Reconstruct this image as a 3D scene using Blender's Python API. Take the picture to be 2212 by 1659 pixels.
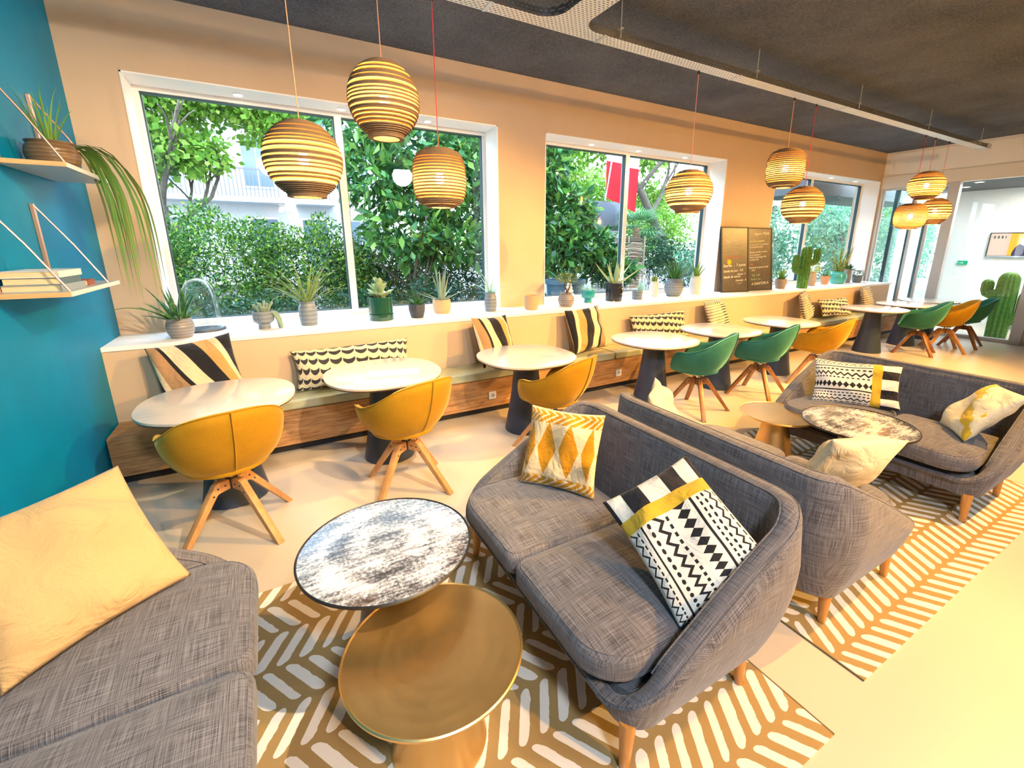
import bpy, bmesh, math, random
import numpy as np
from mathutils import Vector, Matrix, Euler

for o in list(bpy.data.objects): bpy.data.objects.remove(o, do_unlink=True)
scene = bpy.context.scene
COL = scene.collection
R = math.radians

# ------------------------------------------------------------------ camera
CAM_H = 1.75
YAW, PIT, ROL, FPX = 0.5265, 0.2516, 0.0018, 965.9
fw = Vector((math.sin(YAW)*math.cos(PIT), math.cos(YAW)*math.cos(PIT), -math.sin(PIT)))
rt0 = Vector((math.cos(YAW), -math.sin(YAW), 0)); up0 = rt0.cross(fw)
rt = rt0*math.cos(ROL) + up0*math.sin(ROL); up = up0*math.cos(ROL) - rt0*math.sin(ROL)
cam = bpy.data.cameras.new('camera'); cam.sensor_fit = 'HORIZONTAL'; cam.sensor_width = 36
cam.lens = FPX/2212*36; cam.shift_x = -38.9/2212; cam.shift_y = -50.8/2212
cam.clip_start = 0.02; cam.clip_end = 200
camo = bpy.data.objects.new('camera', cam); COL.objects.link(camo)
camo.matrix_world = Matrix(((rt.x, up.x, -fw.x, 0), (rt.y, up.y, -fw.y, 0), (rt.z, up.z, -fw.z, CAM_H), (0, 0, 0, 1)))
scene.camera = camo

# ------------------------------------------------------------------ world, sun, lamps, exposure
world = bpy.data.worlds.new('sky'); scene.world = world; world.use_nodes = True
wn = world.node_tree; bg = wn.nodes['Background']
tcw = wn.nodes.new('ShaderNodeTexCoord'); sep = wn.nodes.new('ShaderNodeSeparateXYZ'); rampw = wn.nodes.new('ShaderNodeValToRGB')
wn.links.new(tcw.outputs['Generated'], sep.inputs[0]); wn.links.new(sep.outputs['Z'], rampw.inputs[0])
rampw.color_ramp.elements[0].position = 0.0; rampw.color_ramp.elements[0].color = (0.85, 0.94, 1.0, 1)
rampw.color_ramp.elements[1].position = 0.8; rampw.color_ramp.elements[1].color = (0.36, 0.62, 1.0, 1)
wn.links.new(rampw.outputs[0], bg.inputs[0]); bg.inputs[1].default_value = 7.0

def lamp(name, kind, loc, energy, color, target=None, **kw):
    l = bpy.data.lights.new(name, kind); l.energy = energy; l.color = color
    for k, v in kw.items(): setattr(l, k, v)
    o = bpy.data.objects.new(name, l); COL.objects.link(o); o.location = loc
    if target is not None:
        d = Vector(target) - Vector(loc); o.rotation_euler = d.to_track_quat('-Z', 'Y').to_euler()
    return o
# sun over the roof, from the street side behind the camera: lights the garden, never enters the room
lamp('sun', 'SUN', (0, -10, 30), 3.0, (1.0, 0.95, 0.86), (5.0, 12, 0), angle=0.01)
WARM = (1.0, 0.55, 0.15); SOFT = (1.0, 0.78, 0.5); GOLD = (1.0, 0.50, 0.09); COOL_FILL = (0.80, 0.90, 1.0)
# warm ceiling spotlights of the room and added cool fill spots, behind the camera
SPOTS = [((2.3, 0.1, 3.5), (1.9, 0.6, 0), 430, 1.7, GOLD), ((2.8, -2.8, 2.7), (1.7, 0.9, 0.4), 620, 0.95, GOLD), ((4.9, 0.0, 3.5), (4.2, 0.8, 0), 560, 1.7, GOLD), ((7.6, 0.2, 3.5), (7.2, 1.0, 0), 600, 1.8, WARM),
         ((4.4, 0.9, 3.5), (1.4, 4.2, 0.5), 640, 1.25, WARM), ((9.6, 0.9, 3.5), (7.8, 4.0, 0.4), 640, 1.3, WARM), ((6.6, 0.9, 3.5), (4.6, 4.2, 0.5), 560, 1.2, WARM),
         ((1.5, 0.3, 3.5), (-0.9, 3.4, 0.7), 380, 1.4, SOFT), ((3.4, -1.2, 3.3), (2.2, 5.0, 2.9), 150, 2.0, WARM), ((8.4, -1.2, 3.3), (7.2, 5.0, 2.9), 240, 2.0, WARM),
         ((0.4, -1.4, 3.5), (0.2, 1.8, 0.3), 300, 2.2, COOL_FILL), ((3.4, -1.6, 3.5), (2.6, 2.4, 0.6), 120, 2.2, COOL_FILL)]  # cool pair: unseen fill lamps added to brighten the room
for k, (p, t, e, a, c) in enumerate(SPOTS):
    lamp('ceiling_spot_or_fill', 'SPOT', p, e, c, t, spot_size=a, spot_blend=0.6, shadow_soft_size=0.025 if c is not COOL_FILL else .25)
scene.view_settings.view_transform = 'Standard'; scene.view_settings.look = 'None'
scene.view_settings.gamma = 1.0; scene.view_settings.use_curve_mapping = False
scene.view_settings.exposure = 0.78

# ------------------------------------------------------------------ object helpers
def link(o, parent=None):
    COL.objects.link(o)
    if parent is not None: o.parent = parent
    return o
def tag(o, label=None, cat=None, group=None, kind=None):
    if label: o['label'] = label
    if cat: o['category'] = cat
    if group: o['group'] = group
    if kind: o['kind'] = kind
    return o
def thing(name, label, cat, loc=(0, 0, 0), rotz=0, group=None):
    o = bpy.data.objects.new(name, None); link(o); o.empty_display_size = 0.05
    o.location = loc; o.rotation_euler = (0, 0, rotz)
    return tag(o, label, cat, group)
def copy_tree(o, parent=None):
    c = o.copy(); link(c)
    if parent is not None:
        c.parent = parent; c.matrix_parent_inverse = o.matrix_parent_inverse.copy()
    for ch in o.children:
        copy_tree(ch, c)
    return c
def lerp_table(tab, x):
    if x <= tab[0][0]: return tab[0][1]
    n = len(tab); sl = [(tab[i+1][1]-tab[i][1])/(tab[i+1][0]-tab[i][0]) for i in range(n-1)]
    tg = [0.0]+[(sl[i-1]+sl[i])/2 for i in range(1, n-1)]+[0.0]
    for i in range(n-1):
        (a, b), (c, d) = tab[i], tab[i+1]
        if x <= c:
            w = c-a; t = (x-a)/w
            return (2*t**3-3*t*t+1)*b+(t**3-2*t*t+t)*w*tg[i]+(-2*t**3+3*t*t)*d+(t**3-t*t)*w*tg[i+1]
    return tab[-1][1]

class MB:
    def __init__(s): s.v = []; s.f = []
    def add(s, v, f):
        o = len(s.v); s.v += [tuple(p) for p in v]; s.f += [tuple(i+o for i in q) for q in f]; return s
    def box(s, x0, x1, y0, y1, z0, z1):
        v = [(x, y, z) for z in (z0, z1) for y in (y0, y1) for x in (x0, x1)]
        return s.add(v, [(0, 2, 3, 1), (4, 5, 7, 6), (0, 1, 5, 4), (2, 6, 7, 3), (0, 4, 6, 2), (1, 3, 7, 5)])
    def bar(s, a, b, w, h, upv=(0, 0, 1)):
        a = Vector(a); b = Vector(b); d = (b-a).normalized(); u = Vector(upv)
        if abs(d.dot(u)) > .98: u = Vector((1, 0, 0))
        x = d.cross(u).normalized(); y = x.cross(d)
        v = [p+x*(sx*w/2)+y*(sy*h/2) for p in (a, b) for sx, sy in ((-1, -1), (1, -1), (1, 1), (-1, 1))]
        return s.add(v, [(0, 1, 2, 3), (7, 6, 5, 4), (0, 4, 5, 1), (1, 5, 6, 2), (2, 6, 7, 3), (3, 7, 4, 0)])
    def lathe(s, prof, seg=32, c=(0, 0, 0), close=False):
        v = []; f = []; n = len(prof)
        for k in range(seg):
            a = 2*math.pi*k/seg
            for r, z in prof: v.append((c[0]+r*math.cos(a), c[1]+r*math.sin(a), c[2]+z))
        for k in range(seg):
            k2 = (k+1) % seg
            for i in range(n-1):
                if prof[i][0] < 1e-6 and prof[i+1][0] < 1e-6: continue
                f.append((k*n+i, k2*n+i, k2*n+i+1, k*n+i+1))
        return s.add(v, f)
    def tube(s, pts, r, seg=8):
        pts = [Vector(p) for p in pts]; n = len(pts)
        rs = [r]*n if isinstance(r, (int, float)) else list(r)
        v = []; f = []; x = None
        for i, p in enumerate(pts):
            d = (pts[min(i+1, n-1)]-pts[max(i-1, 0)]).normalized()
            if x is None:
                x = d.cross(Vector((0, 0, 1)))
                if x.length < .05: x = d.cross(Vector((1, 0, 0)))
            x = (x - d*x.dot(d)).normalized(); y = d.cross(x)
            for k in range(seg):
                a = 2*math.pi*k/seg; v.append(p+(x*math.cos(a)+y*math.sin(a))*rs[i])
        for i in range(n-1):
            for k in range(seg):
                k2 = (k+1) % seg; f.append((i*seg+k, i*seg+k2, (i+1)*seg+k2, (i+1)*seg+k))
        f.append(tuple(range(seg))[::-1]); f.append(tuple((n-1)*seg+k for k in range(seg)))
        return s.add(v, f)
    def rbox(s, c, L, r, n=4, m=4, crown=0.0):
        ax = []
        for l in L:
            i = l/2-r
            ax.append([-l/2+r*(1-math.cos(k/n*math.pi/2)) if False else -l/2+r*k/n for k in range(n)] + [-i+2*i*k/m for k in range(m+1)] + [i+r*(k+1)/n for k in range(n)])
        key = {}; v = []; f = []
        def vid(p):
            q = tuple(round(t, 5) for t in p)
            if q in key: return key[q]
            inn = [max(-(L[j]/2-r), min(L[j]/2-r, p[j])) for j in range(3)]
            d = [p[j]-inn[j] for j in range(3)]; dl = math.sqrt(sum(t*t for t in d))
            w = [inn[j]+d[j]/dl*r for j in range(3)] if dl > 1e-9 else list(p)
            if crown and w[2] > 0: w[2] += crown*(1-min(1, abs(2*w[0]/L[0]))**3)*(1-min(1, abs(2*w[1]/L[1]))**3)
            key[q] = len(v); v.append((c[0]+w[0], c[1]+w[1], c[2]+w[2])); return key[q]
        for a, b, k in ((0, 1, 2), (1, 2, 0), (2, 0, 1)):
            for sg in (-1, 1):
                for i in range(len(ax[a])-1):
                    for j in range(len(ax[b])-1):
                        q = []
                        for (ii, jj) in ((i, j), (i+1, j), (i+1, j+1), (i, j+1)):
                            p = [0, 0, 0]; p[a] = ax[a][ii]; p[b] = ax[b][jj]; p[k] = sg*L[k]/2; q.append(vid(p))
                        f.append(tuple(q) if sg > 0 else tuple(q[::-1]))
        return s.add(v, f)
    def prism(s, poly, z0, z1):
        n = len(poly); v = [(x, y, z0) for x, y in poly]+[(x, y, z1) for x, y in poly]
        f = [tuple(range(n))[::-1], tuple(range(n, 2*n))]+[(i, (i+1) % n, n+(i+1) % n, n+i) for i in range(n)]
        return s.add(v, f)
    def xf(s, m):
        s.v = [tuple(m @ Vector(p)) for p in s.v]; return s
    def mesh(s, name, material, smooth=True, bevel=0, angle=40):
        me = bpy.data.meshes.new(name); me.from_pydata(s.v, [], s.f)
        wov = material is not None and material.get('woven')
        bm = bmesh.new(); bm.from_mesh(me)
        bmesh.ops.remove_doubles(bm, verts=bm.verts, dist=1e-6)
        bmesh.ops.recalc_face_normals(bm, faces=bm.faces)
        if bevel:
            ed = [e for e in bm.edges if len(e.link_faces) == 2 and e.calc_face_angle(0) > R(35)]
            bmesh.ops.bevel(bm, geom=ed, offset=bevel, segments=2, affect='EDGES', profile=0.6)
        bm.to_mesh(me); bm.free()
        if smooth:
            me.polygons.foreach_set('use_smooth', [True]*len(me.polygons)); me.set_sharp_from_angle(angle=R(angle))
        if material is not None: me.materials.append(material)
        if wov: box_uv(me)
        return me
    def build(s, name, material, parent=None, smooth=True, bevel=0, loc=None, rot=None, angle=40):
        o = bpy.data.objects.new(name, s.mesh(name, material, smooth, bevel, angle)); link(o, parent)
        if loc is not None: o.location = loc
        if rot is not None: o.rotation_euler = rot
        return o
def box_uv(me):
    """metric box-projected UVs, so that the weave keeps its scale on every face"""
    ul = me.uv_layers.new(name='UVMap'); d = ul.data; vs = me.vertices
    for p in me.polygons:
        n = p.normal; a = max(range(3), key=lambda k: abs(n[k])); i, j = ((1, 2), (0, 2), (0, 1))[a]
        for l in p.loop_indices:
            c = vs[me.loops[l].vertex_index].co; d[l].uv = (c[i], c[j])
def inst(name, me, parent=None, loc=None, rot=None, scale=None):
    o = bpy.data.objects.new(name, me); link(o, parent)
    if loc is not None: o.location = loc
    if rot is not None: o.rotation_euler = rot
    if scale is not None: o.scale = scale
    return o
def struct(o, label=None):
    o['kind'] = 'structure'
    if label: o['label'] = label
    return o

# ------------------------------------------------------------------ material helpers
class X:
    """a float socket in a node tree with arithmetic"""
    def __init__(s, nt, k): s.nt = nt; s.k = k
    def op(s, o, *b):
        n = s.nt.nodes.new('ShaderNodeMath'); n.operation = o
        for i, q in enumerate((s,)+b):
            if isinstance(q, X): s.nt.links.new(q.k, n.inputs[i])
            else: n.inputs[i].default_value = q
        return X(s.nt, n.outputs[0])
    def c(s, v):
        n = s.nt.nodes.new('ShaderNodeValue'); n.outputs[0].default_value = v; return X(s.nt, n.outputs[0])
    def __add__(s, b): return s.op('ADD', b)
    __radd__ = __add__
    def __sub__(s, b): return s.op('SUBTRACT', b)
    def __rsub__(s, b): return s.c(b).op('SUBTRACT', s)
    def __mul__(s, b): return s.op('MULTIPLY', b)
    __rmul__ = __mul__
    def __truediv__(s, b): return s.op('DIVIDE', b)
    def __lt__(s, b): return s.op('LESS_THAN', b)
    def __gt__(s, b): return s.op('GREATER_THAN', b)
    def fl(s): return s.op('FLOOR')
    def fr(s): return s.op('FRACT')
    def ab(s): return s.op('ABSOLUTE')
    def sin(s): return s.op('SINE')
    def sq(s): return s*s
    def mx(s, b): return s.op('MAXIMUM', b)
    def mn(s, b): return s.op('MINIMUM', b)
    def tri(s): return ((s.fr()-0.5).ab())*2.0
    def between(s, a, b): return (s > a)*(s < b)

def new_mat(name):
    m = bpy.data.materials.new(name); m.use_nodes = True
    return m, m.node_tree, m.node_tree.nodes['Principled BSDF']
def tex_co(nt, kind='Object', scale=None):
    t = nt.nodes.new('ShaderNodeTexCoord').outputs[kind]
    if scale is None: return t
    mp = nt.nodes.new('ShaderNodeMapping'); mp.inputs['Scale'].default_value = scale
    nt.links.new(t, mp.inputs[0]); return mp.outputs[0]
def noise(nt, co, scale, detail=3, rough=.55, out=0, dist=0):
    n = nt.nodes.new('ShaderNodeTexNoise'); n.inputs['Scale'].default_value = scale
    n.inputs['Detail'].default_value = detail; n.inputs['Roughness'].default_value = rough; n.inputs['Distortion'].default_value = dist
    nt.links.new(co, n.inputs['Vector']); return n.outputs[out]
def mixc(nt, fac, a, b, blend='MIX'):
    n = nt.nodes.new('ShaderNodeMix'); n.data_type = 'RGBA'; n.blend_type = blend
    for i, q in ((0, fac), (6, a), (7, b)):
        if isinstance(q, X): q = q.k
        if isinstance(q, bpy.types.NodeSocket): nt.links.new(q, n.inputs[i])
        elif i == 0: n.inputs[0].default_value = q
        else: n.inputs[i].default_value = (*q[:3], 1)
    return n.outputs[2]
def ramp(nt, fac, stops, interp='LINEAR'):
    n = nt.nodes.new('ShaderNodeValToRGB'); cr = n.color_ramp; cr.interpolation = interp
    while len(cr.elements) < len(stops): cr.elements.new(0.5)
    for e, (p, c) in zip(cr.elements, stops): e.position = p; e.color = (*c[:3], 1)
    nt.links.new(fac.k if isinstance(fac, X) else fac, n.inputs[0]); return n.outputs[0]
def add_bump(nt, bs, h, strength=.3, dist=.01):
    b = nt.nodes.new('ShaderNodeBump'); b.inputs['Strength'].default_value = strength; b.inputs['Distance'].default_value = dist
    nt.links.new(h.k if isinstance(h, X) else h, b.inputs['Height']); nt.links.new(b.outputs[0], bs.inputs['Normal'])
def mat(name, col, rough=.6, metal=0.0, var=0.0, vscale=6, bump=0.0, bscale=60, sheen=0.0, coat=0.0, stretch=None, spec=None):
    m, nt, bs = new_mat(name)
    bs.inputs['Roughness'].default_value = rough; bs.inputs['Metallic'].default_value = metal
    bs.inputs['Base Color'].default_value = (*col, 1)
    if sheen: bs.inputs['Sheen Weight'].default_value = sheen; bs.inputs['Sheen Roughness'].default_value = .4
    if coat: bs.inputs['Coat Weight'].default_value = coat; bs.inputs['Coat Roughness'].default_value = .1
    if spec is not None: bs.inputs['Specular IOR Level'].default_value = spec
    co = tex_co(nt, 'Object', stretch)
    if var:
        n = noise(nt, co, vscale)
        nt.links.new(ramp(nt, n, [(.3, [c*(1-var) for c in col]), (.7, [min(1, c*(1+var)) for c in col])]), bs.inputs['Base Color'])
    if bump: add_bump(nt, bs, noise(nt, co, bscale, 2), bump, .004)
    return m
def emit(name, col, strength):
    m = bpy.data.materials.new(name); m.use_nodes = True; nt = m.node_tree; nt.nodes.clear()
    e = nt.nodes.new('ShaderNodeEmission'); e.inputs[0].default_value = (*col, 1); e.inputs[1].default_value = strength
    nt.links.new(e.outputs[0], nt.nodes.new('ShaderNodeOutputMaterial').inputs[0]); return m
def wood(name, c1, c2, axis=(1, 12, 12), rough=.45, scale=3.0):
    m, nt, bs = new_mat(name); co = tex_co(nt, 'Object', axis)
    a = noise(nt, co, scale, 5, .6, dist=.6); b = noise(nt, co, scale*5, 3, .6)
    f = X(nt, a)*0.7+X(nt, b)*0.3
    nt.links.new(ramp(nt, f, [(.36, c1), (.62, c2)]), bs.inputs['Base Color']); bs.inputs['Roughness'].default_value = rough
    add_bump(nt, bs, f, .15, .003); return m
def fabric(name, c1, c2, scale=1.0, rough=.9, sheen=.2):
    """coarse linen weave: slubby threads in two directions"""
    m, nt, bs = new_mat(name)
    t = nt.nodes.new('ShaderNodeTexCoord').outputs['UV']
    def th(sc):
        mp = nt.nodes.new('ShaderNodeMapping'); mp.inputs['Scale'].default_value = sc; nt.links.new(t, mp.inputs[0]); return X(nt, noise(nt, mp.outputs[0], scale, 2, .7))
    f = (th((7, 430, 1))+th((430, 7, 1)))*.5
    nt.links.new(ramp(nt, f, [(.40, c1), (.60, c2)]), bs.inputs['Base Color'])
    bs.inputs['Roughness'].default_value = rough; bs.inputs['Sheen Weight'].default_value = sheen
    bs.inputs['Specular IOR Level'].default_value = .2
    add_bump(nt, bs, f, .35, .003); m['woven'] = 1; return m
def glass_mat(name, tint=(0.93, 0.98, 0.97), refl=1.0, rough=0.0, power=5.0, base=.045):
    m = bpy.data.materials.new(name); m.use_nodes = True; nt = m.node_tree; nt.nodes.clear()
    tr = nt.nodes.new('ShaderNodeBsdfTransparent'); tr.inputs[0].default_value = (*tint, 1)
    gl = nt.nodes.new('ShaderNodeBsdfGlossy'); gl.inputs['Roughness'].default_value = rough
    fr = nt.nodes.new('ShaderNodeLayerWeight'); fr.inputs[0].default_value = .5; fc = X(nt, fr.outputs['Facing'])
    mx = nt.nodes.new('ShaderNodeMixShader'); f = (fc.op('POWER', power)*.9+base)*refl
    nt.links.new(f.k, mx.inputs[0]); nt.links.new(tr.outputs[0], mx.inputs[1]); nt.links.new(gl.outputs[0], mx.inputs[2])
    nt.links.new(mx.outputs[0], nt.nodes.new('ShaderNodeOutputMaterial').inputs[0]); return m
def leaf_mat(name, stops, trans=.35, rough=.5):
    m = bpy.data.materials.new(name); m.use_nodes = True; nt = m.node_tree; nt.nodes.clear()
    g = nt.nodes.new('ShaderNodeNewGeometry'); c = ramp(nt, g.outputs['Random Per Island'], stops)
    p = nt.nodes.new('ShaderNodeBsdfPrincipled'); p.inputs['Roughness'].default_value = rough; p.inputs['Specular IOR Level'].default_value = .25; nt.links.new(c, p.inputs['Base Color'])
    t = nt.nodes.new('ShaderNodeBsdfTranslucent'); nt.links.new(c, t.inputs[0])
    x = nt.nodes.new('ShaderNodeMixShader'); x.inputs[0].default_value = trans
    nt.links.new(p.outputs[0], x.inputs[1]); nt.links.new(t.outputs[0], x.inputs[2])
    nt.links.new(x.outputs[0], nt.nodes.new('ShaderNodeOutputMaterial').inputs[0]); return m
def uv_xy(nt):
    sp = nt.nodes.new('ShaderNodeSeparateXYZ'); nt.links.new(nt.nodes.new('ShaderNodeTexCoord').outputs['UV'], sp.inputs[0])
    return X(nt, sp.outputs[0]), X(nt, sp.outputs[1])
# ------------------------------------------------------------------ materials of the room
M = {}
M['beige'] = mat('beige_paint', (.63, .465, .31), .7, var=.03, vscale=3, bump=.05, bscale=150)
M['white'] = mat('white_paint', (.92, .92, .91), .5, bump=.03, bscale=120)
M['frame'] = mat('window_frame_paint', (.78, .76, .72), .35)
M['alu'] = mat('grey_aluminium', (.60, .61, .63), .35, metal=.2)
M['dark_strip'] = mat('dark_teal_strip', (.03, .07, .08), .4)
M['black'] = mat('black_matte', (.012, .012, .014), .5)
M['chrome'] = mat('chrome', (.75, .75, .76), .18, metal=1)
M['glass'] = glass_mat('window_glass', refl=1.2)
M['cloche'] = glass_mat('clear_glass', (.88, .95, .98), refl=1.0, rough=.03, power=2.2, base=.10)
def teal_paint():
    m, nt, bs = new_mat('teal_paint'); co = tex_co(nt)
    n = noise(nt, co, 2.0, 4, .6)
    nt.links.new(ramp(nt, n, [(.3, (.0, .19, .37)), (.7, (.0, .235, .45))]), bs.inputs['Base Color'])
    bs.inputs['Roughness'].default_value = .42; bs.inputs['Specular IOR Level'].default_value = .07; add_bump(nt, bs, noise(nt, co, 90, 2), .06, .002); return m
M['teal'] = teal_paint()
def ceiling_mat():
    m, nt, bs = new_mat('sprayed_grey_ceiling'); co = tex_co(nt)
    n = X(nt, noise(nt, co, 55, 3, .7)); b = X(nt, noise(nt, co, 1.3, 4, .6))
    nt.links.new(ramp(nt, n*.6+b*.4, [(.35, (.035, .045, .065)), (.65, (.135, .155, .19))]), bs.inputs['Base Color'])
    bs.inputs['Roughness'].default_value = .95; add_bump(nt, bs, n*.7+b*2.0, .9, .03); return m
M['ceiling'] = ceiling_mat()
def floor_mat():
    m, nt, bs = new_mat('poured_resin_floor'); co = tex_co(nt)
    n = X(nt, noise(nt, co, 1.2, 5, .6))
    nt.links.new(ramp(nt, n, [(.2, (.55, .47, .37)), (.8, (.59, .51, .41))]), bs.inputs['Base Color'])
    bs.inputs['Roughness'].default_value = .27
    add_bump(nt, bs, noise(nt, co, 9, 3), .03, .003); return m
M['floor'] = floor_mat()
M['oak'] = wood('oak_veneer', (.27, .115, .038), (.60, .335, .14), (1.2, 14, 14), .5)
M['legwood'] = wood('beech_leg', (.42, .20, .07), (.56, .31, .13), (6, 6, 1.0), .4)
M['walnutleg'] = wood('walnut_leg', (.20, .075, .025), (.32, .14, .05), (6, 6, 1.0), .35)
M['orangeleg'] = wood('honey_oak_leg', (.45, .19, .04), (.62, .30, .08), (8, 8, 1.0), .3)
M['sage'] = mat('sage_leatherette', (.46, .49, .34), .32, var=.05, bump=.1, bscale=220)
M['brass'] = mat('satin_brass', (.78, .50, .17), .3, metal=1, var=.06)
M['copper'] = mat('copper_steel', (.72, .40, .28), .35, metal=.7)

XT, XE, YW, YS, YB, ZC, ZS, ZW = -1.16, 11.75, 5.09, 4.51, 4.12, 3.66, .99, 3.09
YG = 5.45
WIN = [(-.81, 2.52, .835), (3.17, 6.60, 4.80), (7.93, 11.66, 9.66)]

# ------------------------------------------------------------------ shell
struct(MB().box(XT-.2, 15.2, -4.2, 5.6, -.12, 0).build('floor', M['floor'], smooth=False), 'glossy poured beige floor')
struct(MB().box(XT-.2, XE+.1, -4.2, 5.6, ZC, ZC+.3).build('ceiling', M['ceiling'], smooth=False), 'dark grey sprayed rough ceiling')
struct(MB().box(XT-.2, XT, -4.2, 5.6, 0, ZC).build('wall_left', M['teal'], smooth=False), 'glossy teal painted wall')
struct(MB().box(XT-.2, XE+.1, -4.2, -4, 0, ZC).build('wall_back', M['beige'], smooth=False))
w = MB()
xs = [XT]+[t for a, b, c in WIN for t in (a, b)]+[XE]
for i in range(0, len(xs), 2): w.box(xs[i], xs[i+1], YW, YG+.12, ZS, ZW)
w.box(XT, XE, YW, YG+.12, ZW, ZC); w.box(XT, XE, YW, YG+.12, 0, ZS-.035)
struct(w.build('wall_window', M['beige'], smooth=False), 'beige window wall with three deep openings')
struct(MB().box(XT, XE-.2, YS, YS+.1, 0, ZS-.035).build('wall_bench', M['beige'], smooth=False), 'low beige half wall behind the bench')
struct(MB().box(XT, XE-.15, YS-.012, YG-.03, ZS-.035, ZS).build('trim_1', M['white'], smooth=False, bevel=.004), 'long white window ledge')
b = MB().box(XT, XT+.014, -4, YB+.02, 0, .10)
struct(b.build('baseboard_left', M['teal'], smooth=False, bevel=.003), 'teal skirting board')
for i, (a, c, mx) in enumerate(WIN):
    t = .012
    m = MB().box(a, a+t, YW-.004, YG, ZS, ZW).box(c-t, c, YW-.004, YG, ZS, ZW).box(a, c, YW-.004, YG, ZW-t, ZW)
    struct(m.build('trim_%d' % (i+2), M['white'], smooth=False), 'white lined window reveal')
    root = bpy.data.objects.new('window_%d' % (i+1), None); link(root); root.location = ((a+c)/2, YG, ZS); struct(root)
    root['label'] = ['large two-pane window beside the teal wall', 'two-pane window with the flag behind it', 'two-pane window behind the tall cactus ornament'][i]
    def P(name, mb, mt): o = mb.build(name, mt, None, smooth=False, bevel=.003); o.parent = root; o.matrix_parent_inverse = Matrix.Translation(Vector(root.location)).inverted(); return o
    fr = .055
    P('frame_rail', MB().box(a, c, YG-.04, YG+.05, ZS, ZS+fr), M['frame']); P('frame_rail', MB().box(a, c, YG-.04, YG+.05, ZW-fr, ZW), M['frame'])
    P('frame_stile', MB().box(a, a+fr, YG-.039, YG+.05, ZS+fr, ZW-fr), M['frame']); P('frame_stile', MB().box(c-fr, c, YG-.039, YG+.05, ZS+fr, ZW-fr), M['frame'])
    P('mullion', MB().box(mx-.035, mx+.035, YG-.045, YG+.05, ZS+fr, ZW-fr), M['frame'])
    for x0, x1 in ((a+fr, mx-.035), (mx+.035, c-fr)):
        g = MB().box(x0, x0+.012, YG-.005, YG+.03, ZS+fr, ZW-fr).box(x1-.012, x1, YG-.03, YG+.03, ZS+fr, ZW-fr).box(x0, x1, YG-.03, YG+.03, ZW-fr-.014, ZW-fr).box(x0, x1, YG-.02, YG+.03, ZS+fr, ZS+fr+.01)  # thin dark strips along the pane edges
        P('dark_strip', g, M['dark_strip'])
        pm = bpy.data.meshes.new('pane'); pm.from_pydata([(x0, YG+.01, ZS+fr), (x1, YG+.01, ZS+fr), (x1, YG+.01, ZW-fr), (x0, YG+.01, ZW-fr)], [], [(0, 1, 2, 3)])
        pm.materials.append(M['glass']); po = bpy.data.objects.new('pane', pm); link(po, root); po.matrix_parent_inverse = Matrix.Translation(Vector(root.location)).inverted()

# glazed end wall towards the entrance
struct(MB().box(XE, XE+.12, 2.42, 5.2, 3.19, ZC).box(XE-.012, XE, 2.6, 5.0, 3.22, 3.62).build('wall_end', M['white'], smooth=False, bevel=.004), 'white panel over the glazed entrance')
struct(MB().box(XE, XE+.12, -4.2, 2.40, 0, ZC).build('wall_right', M['white'], smooth=False))
root = bpy.data.objects.new('window_4', None); link(root); root.location = (XE, 3.7, 0); struct(root, 'glazed entrance screen with grey metal frame')
inv = Matrix.Translation(Vector(root.location)).inverted()
def PE(name, mb, mt, sm=False, bev=.004, par=None):
    o = mb.build(name, mt, None, smooth=sm, bevel=bev); o.parent = par or root; o.matrix_parent_inverse = inv; return o
PE('head_rail', MB().box(XE-.03, XE+.09, 2.42, 5.09, 2.95, 3.19), M['frame'])
PE('jamb', MB().box(XE-.03, XE+.09, 5.03, 5.20, 0, 2.95), M['alu'])
PE('post', MB().box(XE-.04, XE+.09, 3.76, 3.92, 0, 2.95), M['alu'])
PE('post', MB().box(XE-.06, XE+.09, 2.40, 2.56, 0, 2.95), M['alu'])
PE('bottom_rail', MB().box(XE-.03, XE+.09, 2.56, 3.76, 0, .07), M['alu'])
def pane_x(y0, y1, z0, z1, x, par):
    pm = bpy.data.meshes.new('pane'); pm.from_pydata([(x, y0, z0), (x, y1, z0), (x, y1, z1), (x, y0, z1)], [], [(0, 1, 2, 3)])
    pm.materials.append(M['glass']); po = bpy.data.objects.new('pane', pm); link(po, par); po.matrix_parent_inverse = inv
pane_x(2.56, 3.76, .07, 2.95, XE+.03, root)
dr = bpy.data.objects.new('door_1', None); link(dr); dr.location = root.location; struct(dr, 'sliding glass entrance door')
for y0, y1 in ((3.92, 4.17), (4.17, 4.43), (4.43, 5.03)):
    PE('stile', MB().box(XE+.0, XE+.05, y0, y0+.022, .02, 2.9).box(XE, XE+.05, y1-.022, y1, .02, 2.9), M['alu'], par=dr)
    PE('rail', MB().box(XE, XE+.05, y0, y1, .02, .07).box(XE, XE+.05, y0, y1, 2.9, 2.95), M['alu'], par=dr)
    pane_x(y0+.022, y1-.022, .07, 2.9, XE+.025, dr)
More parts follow.
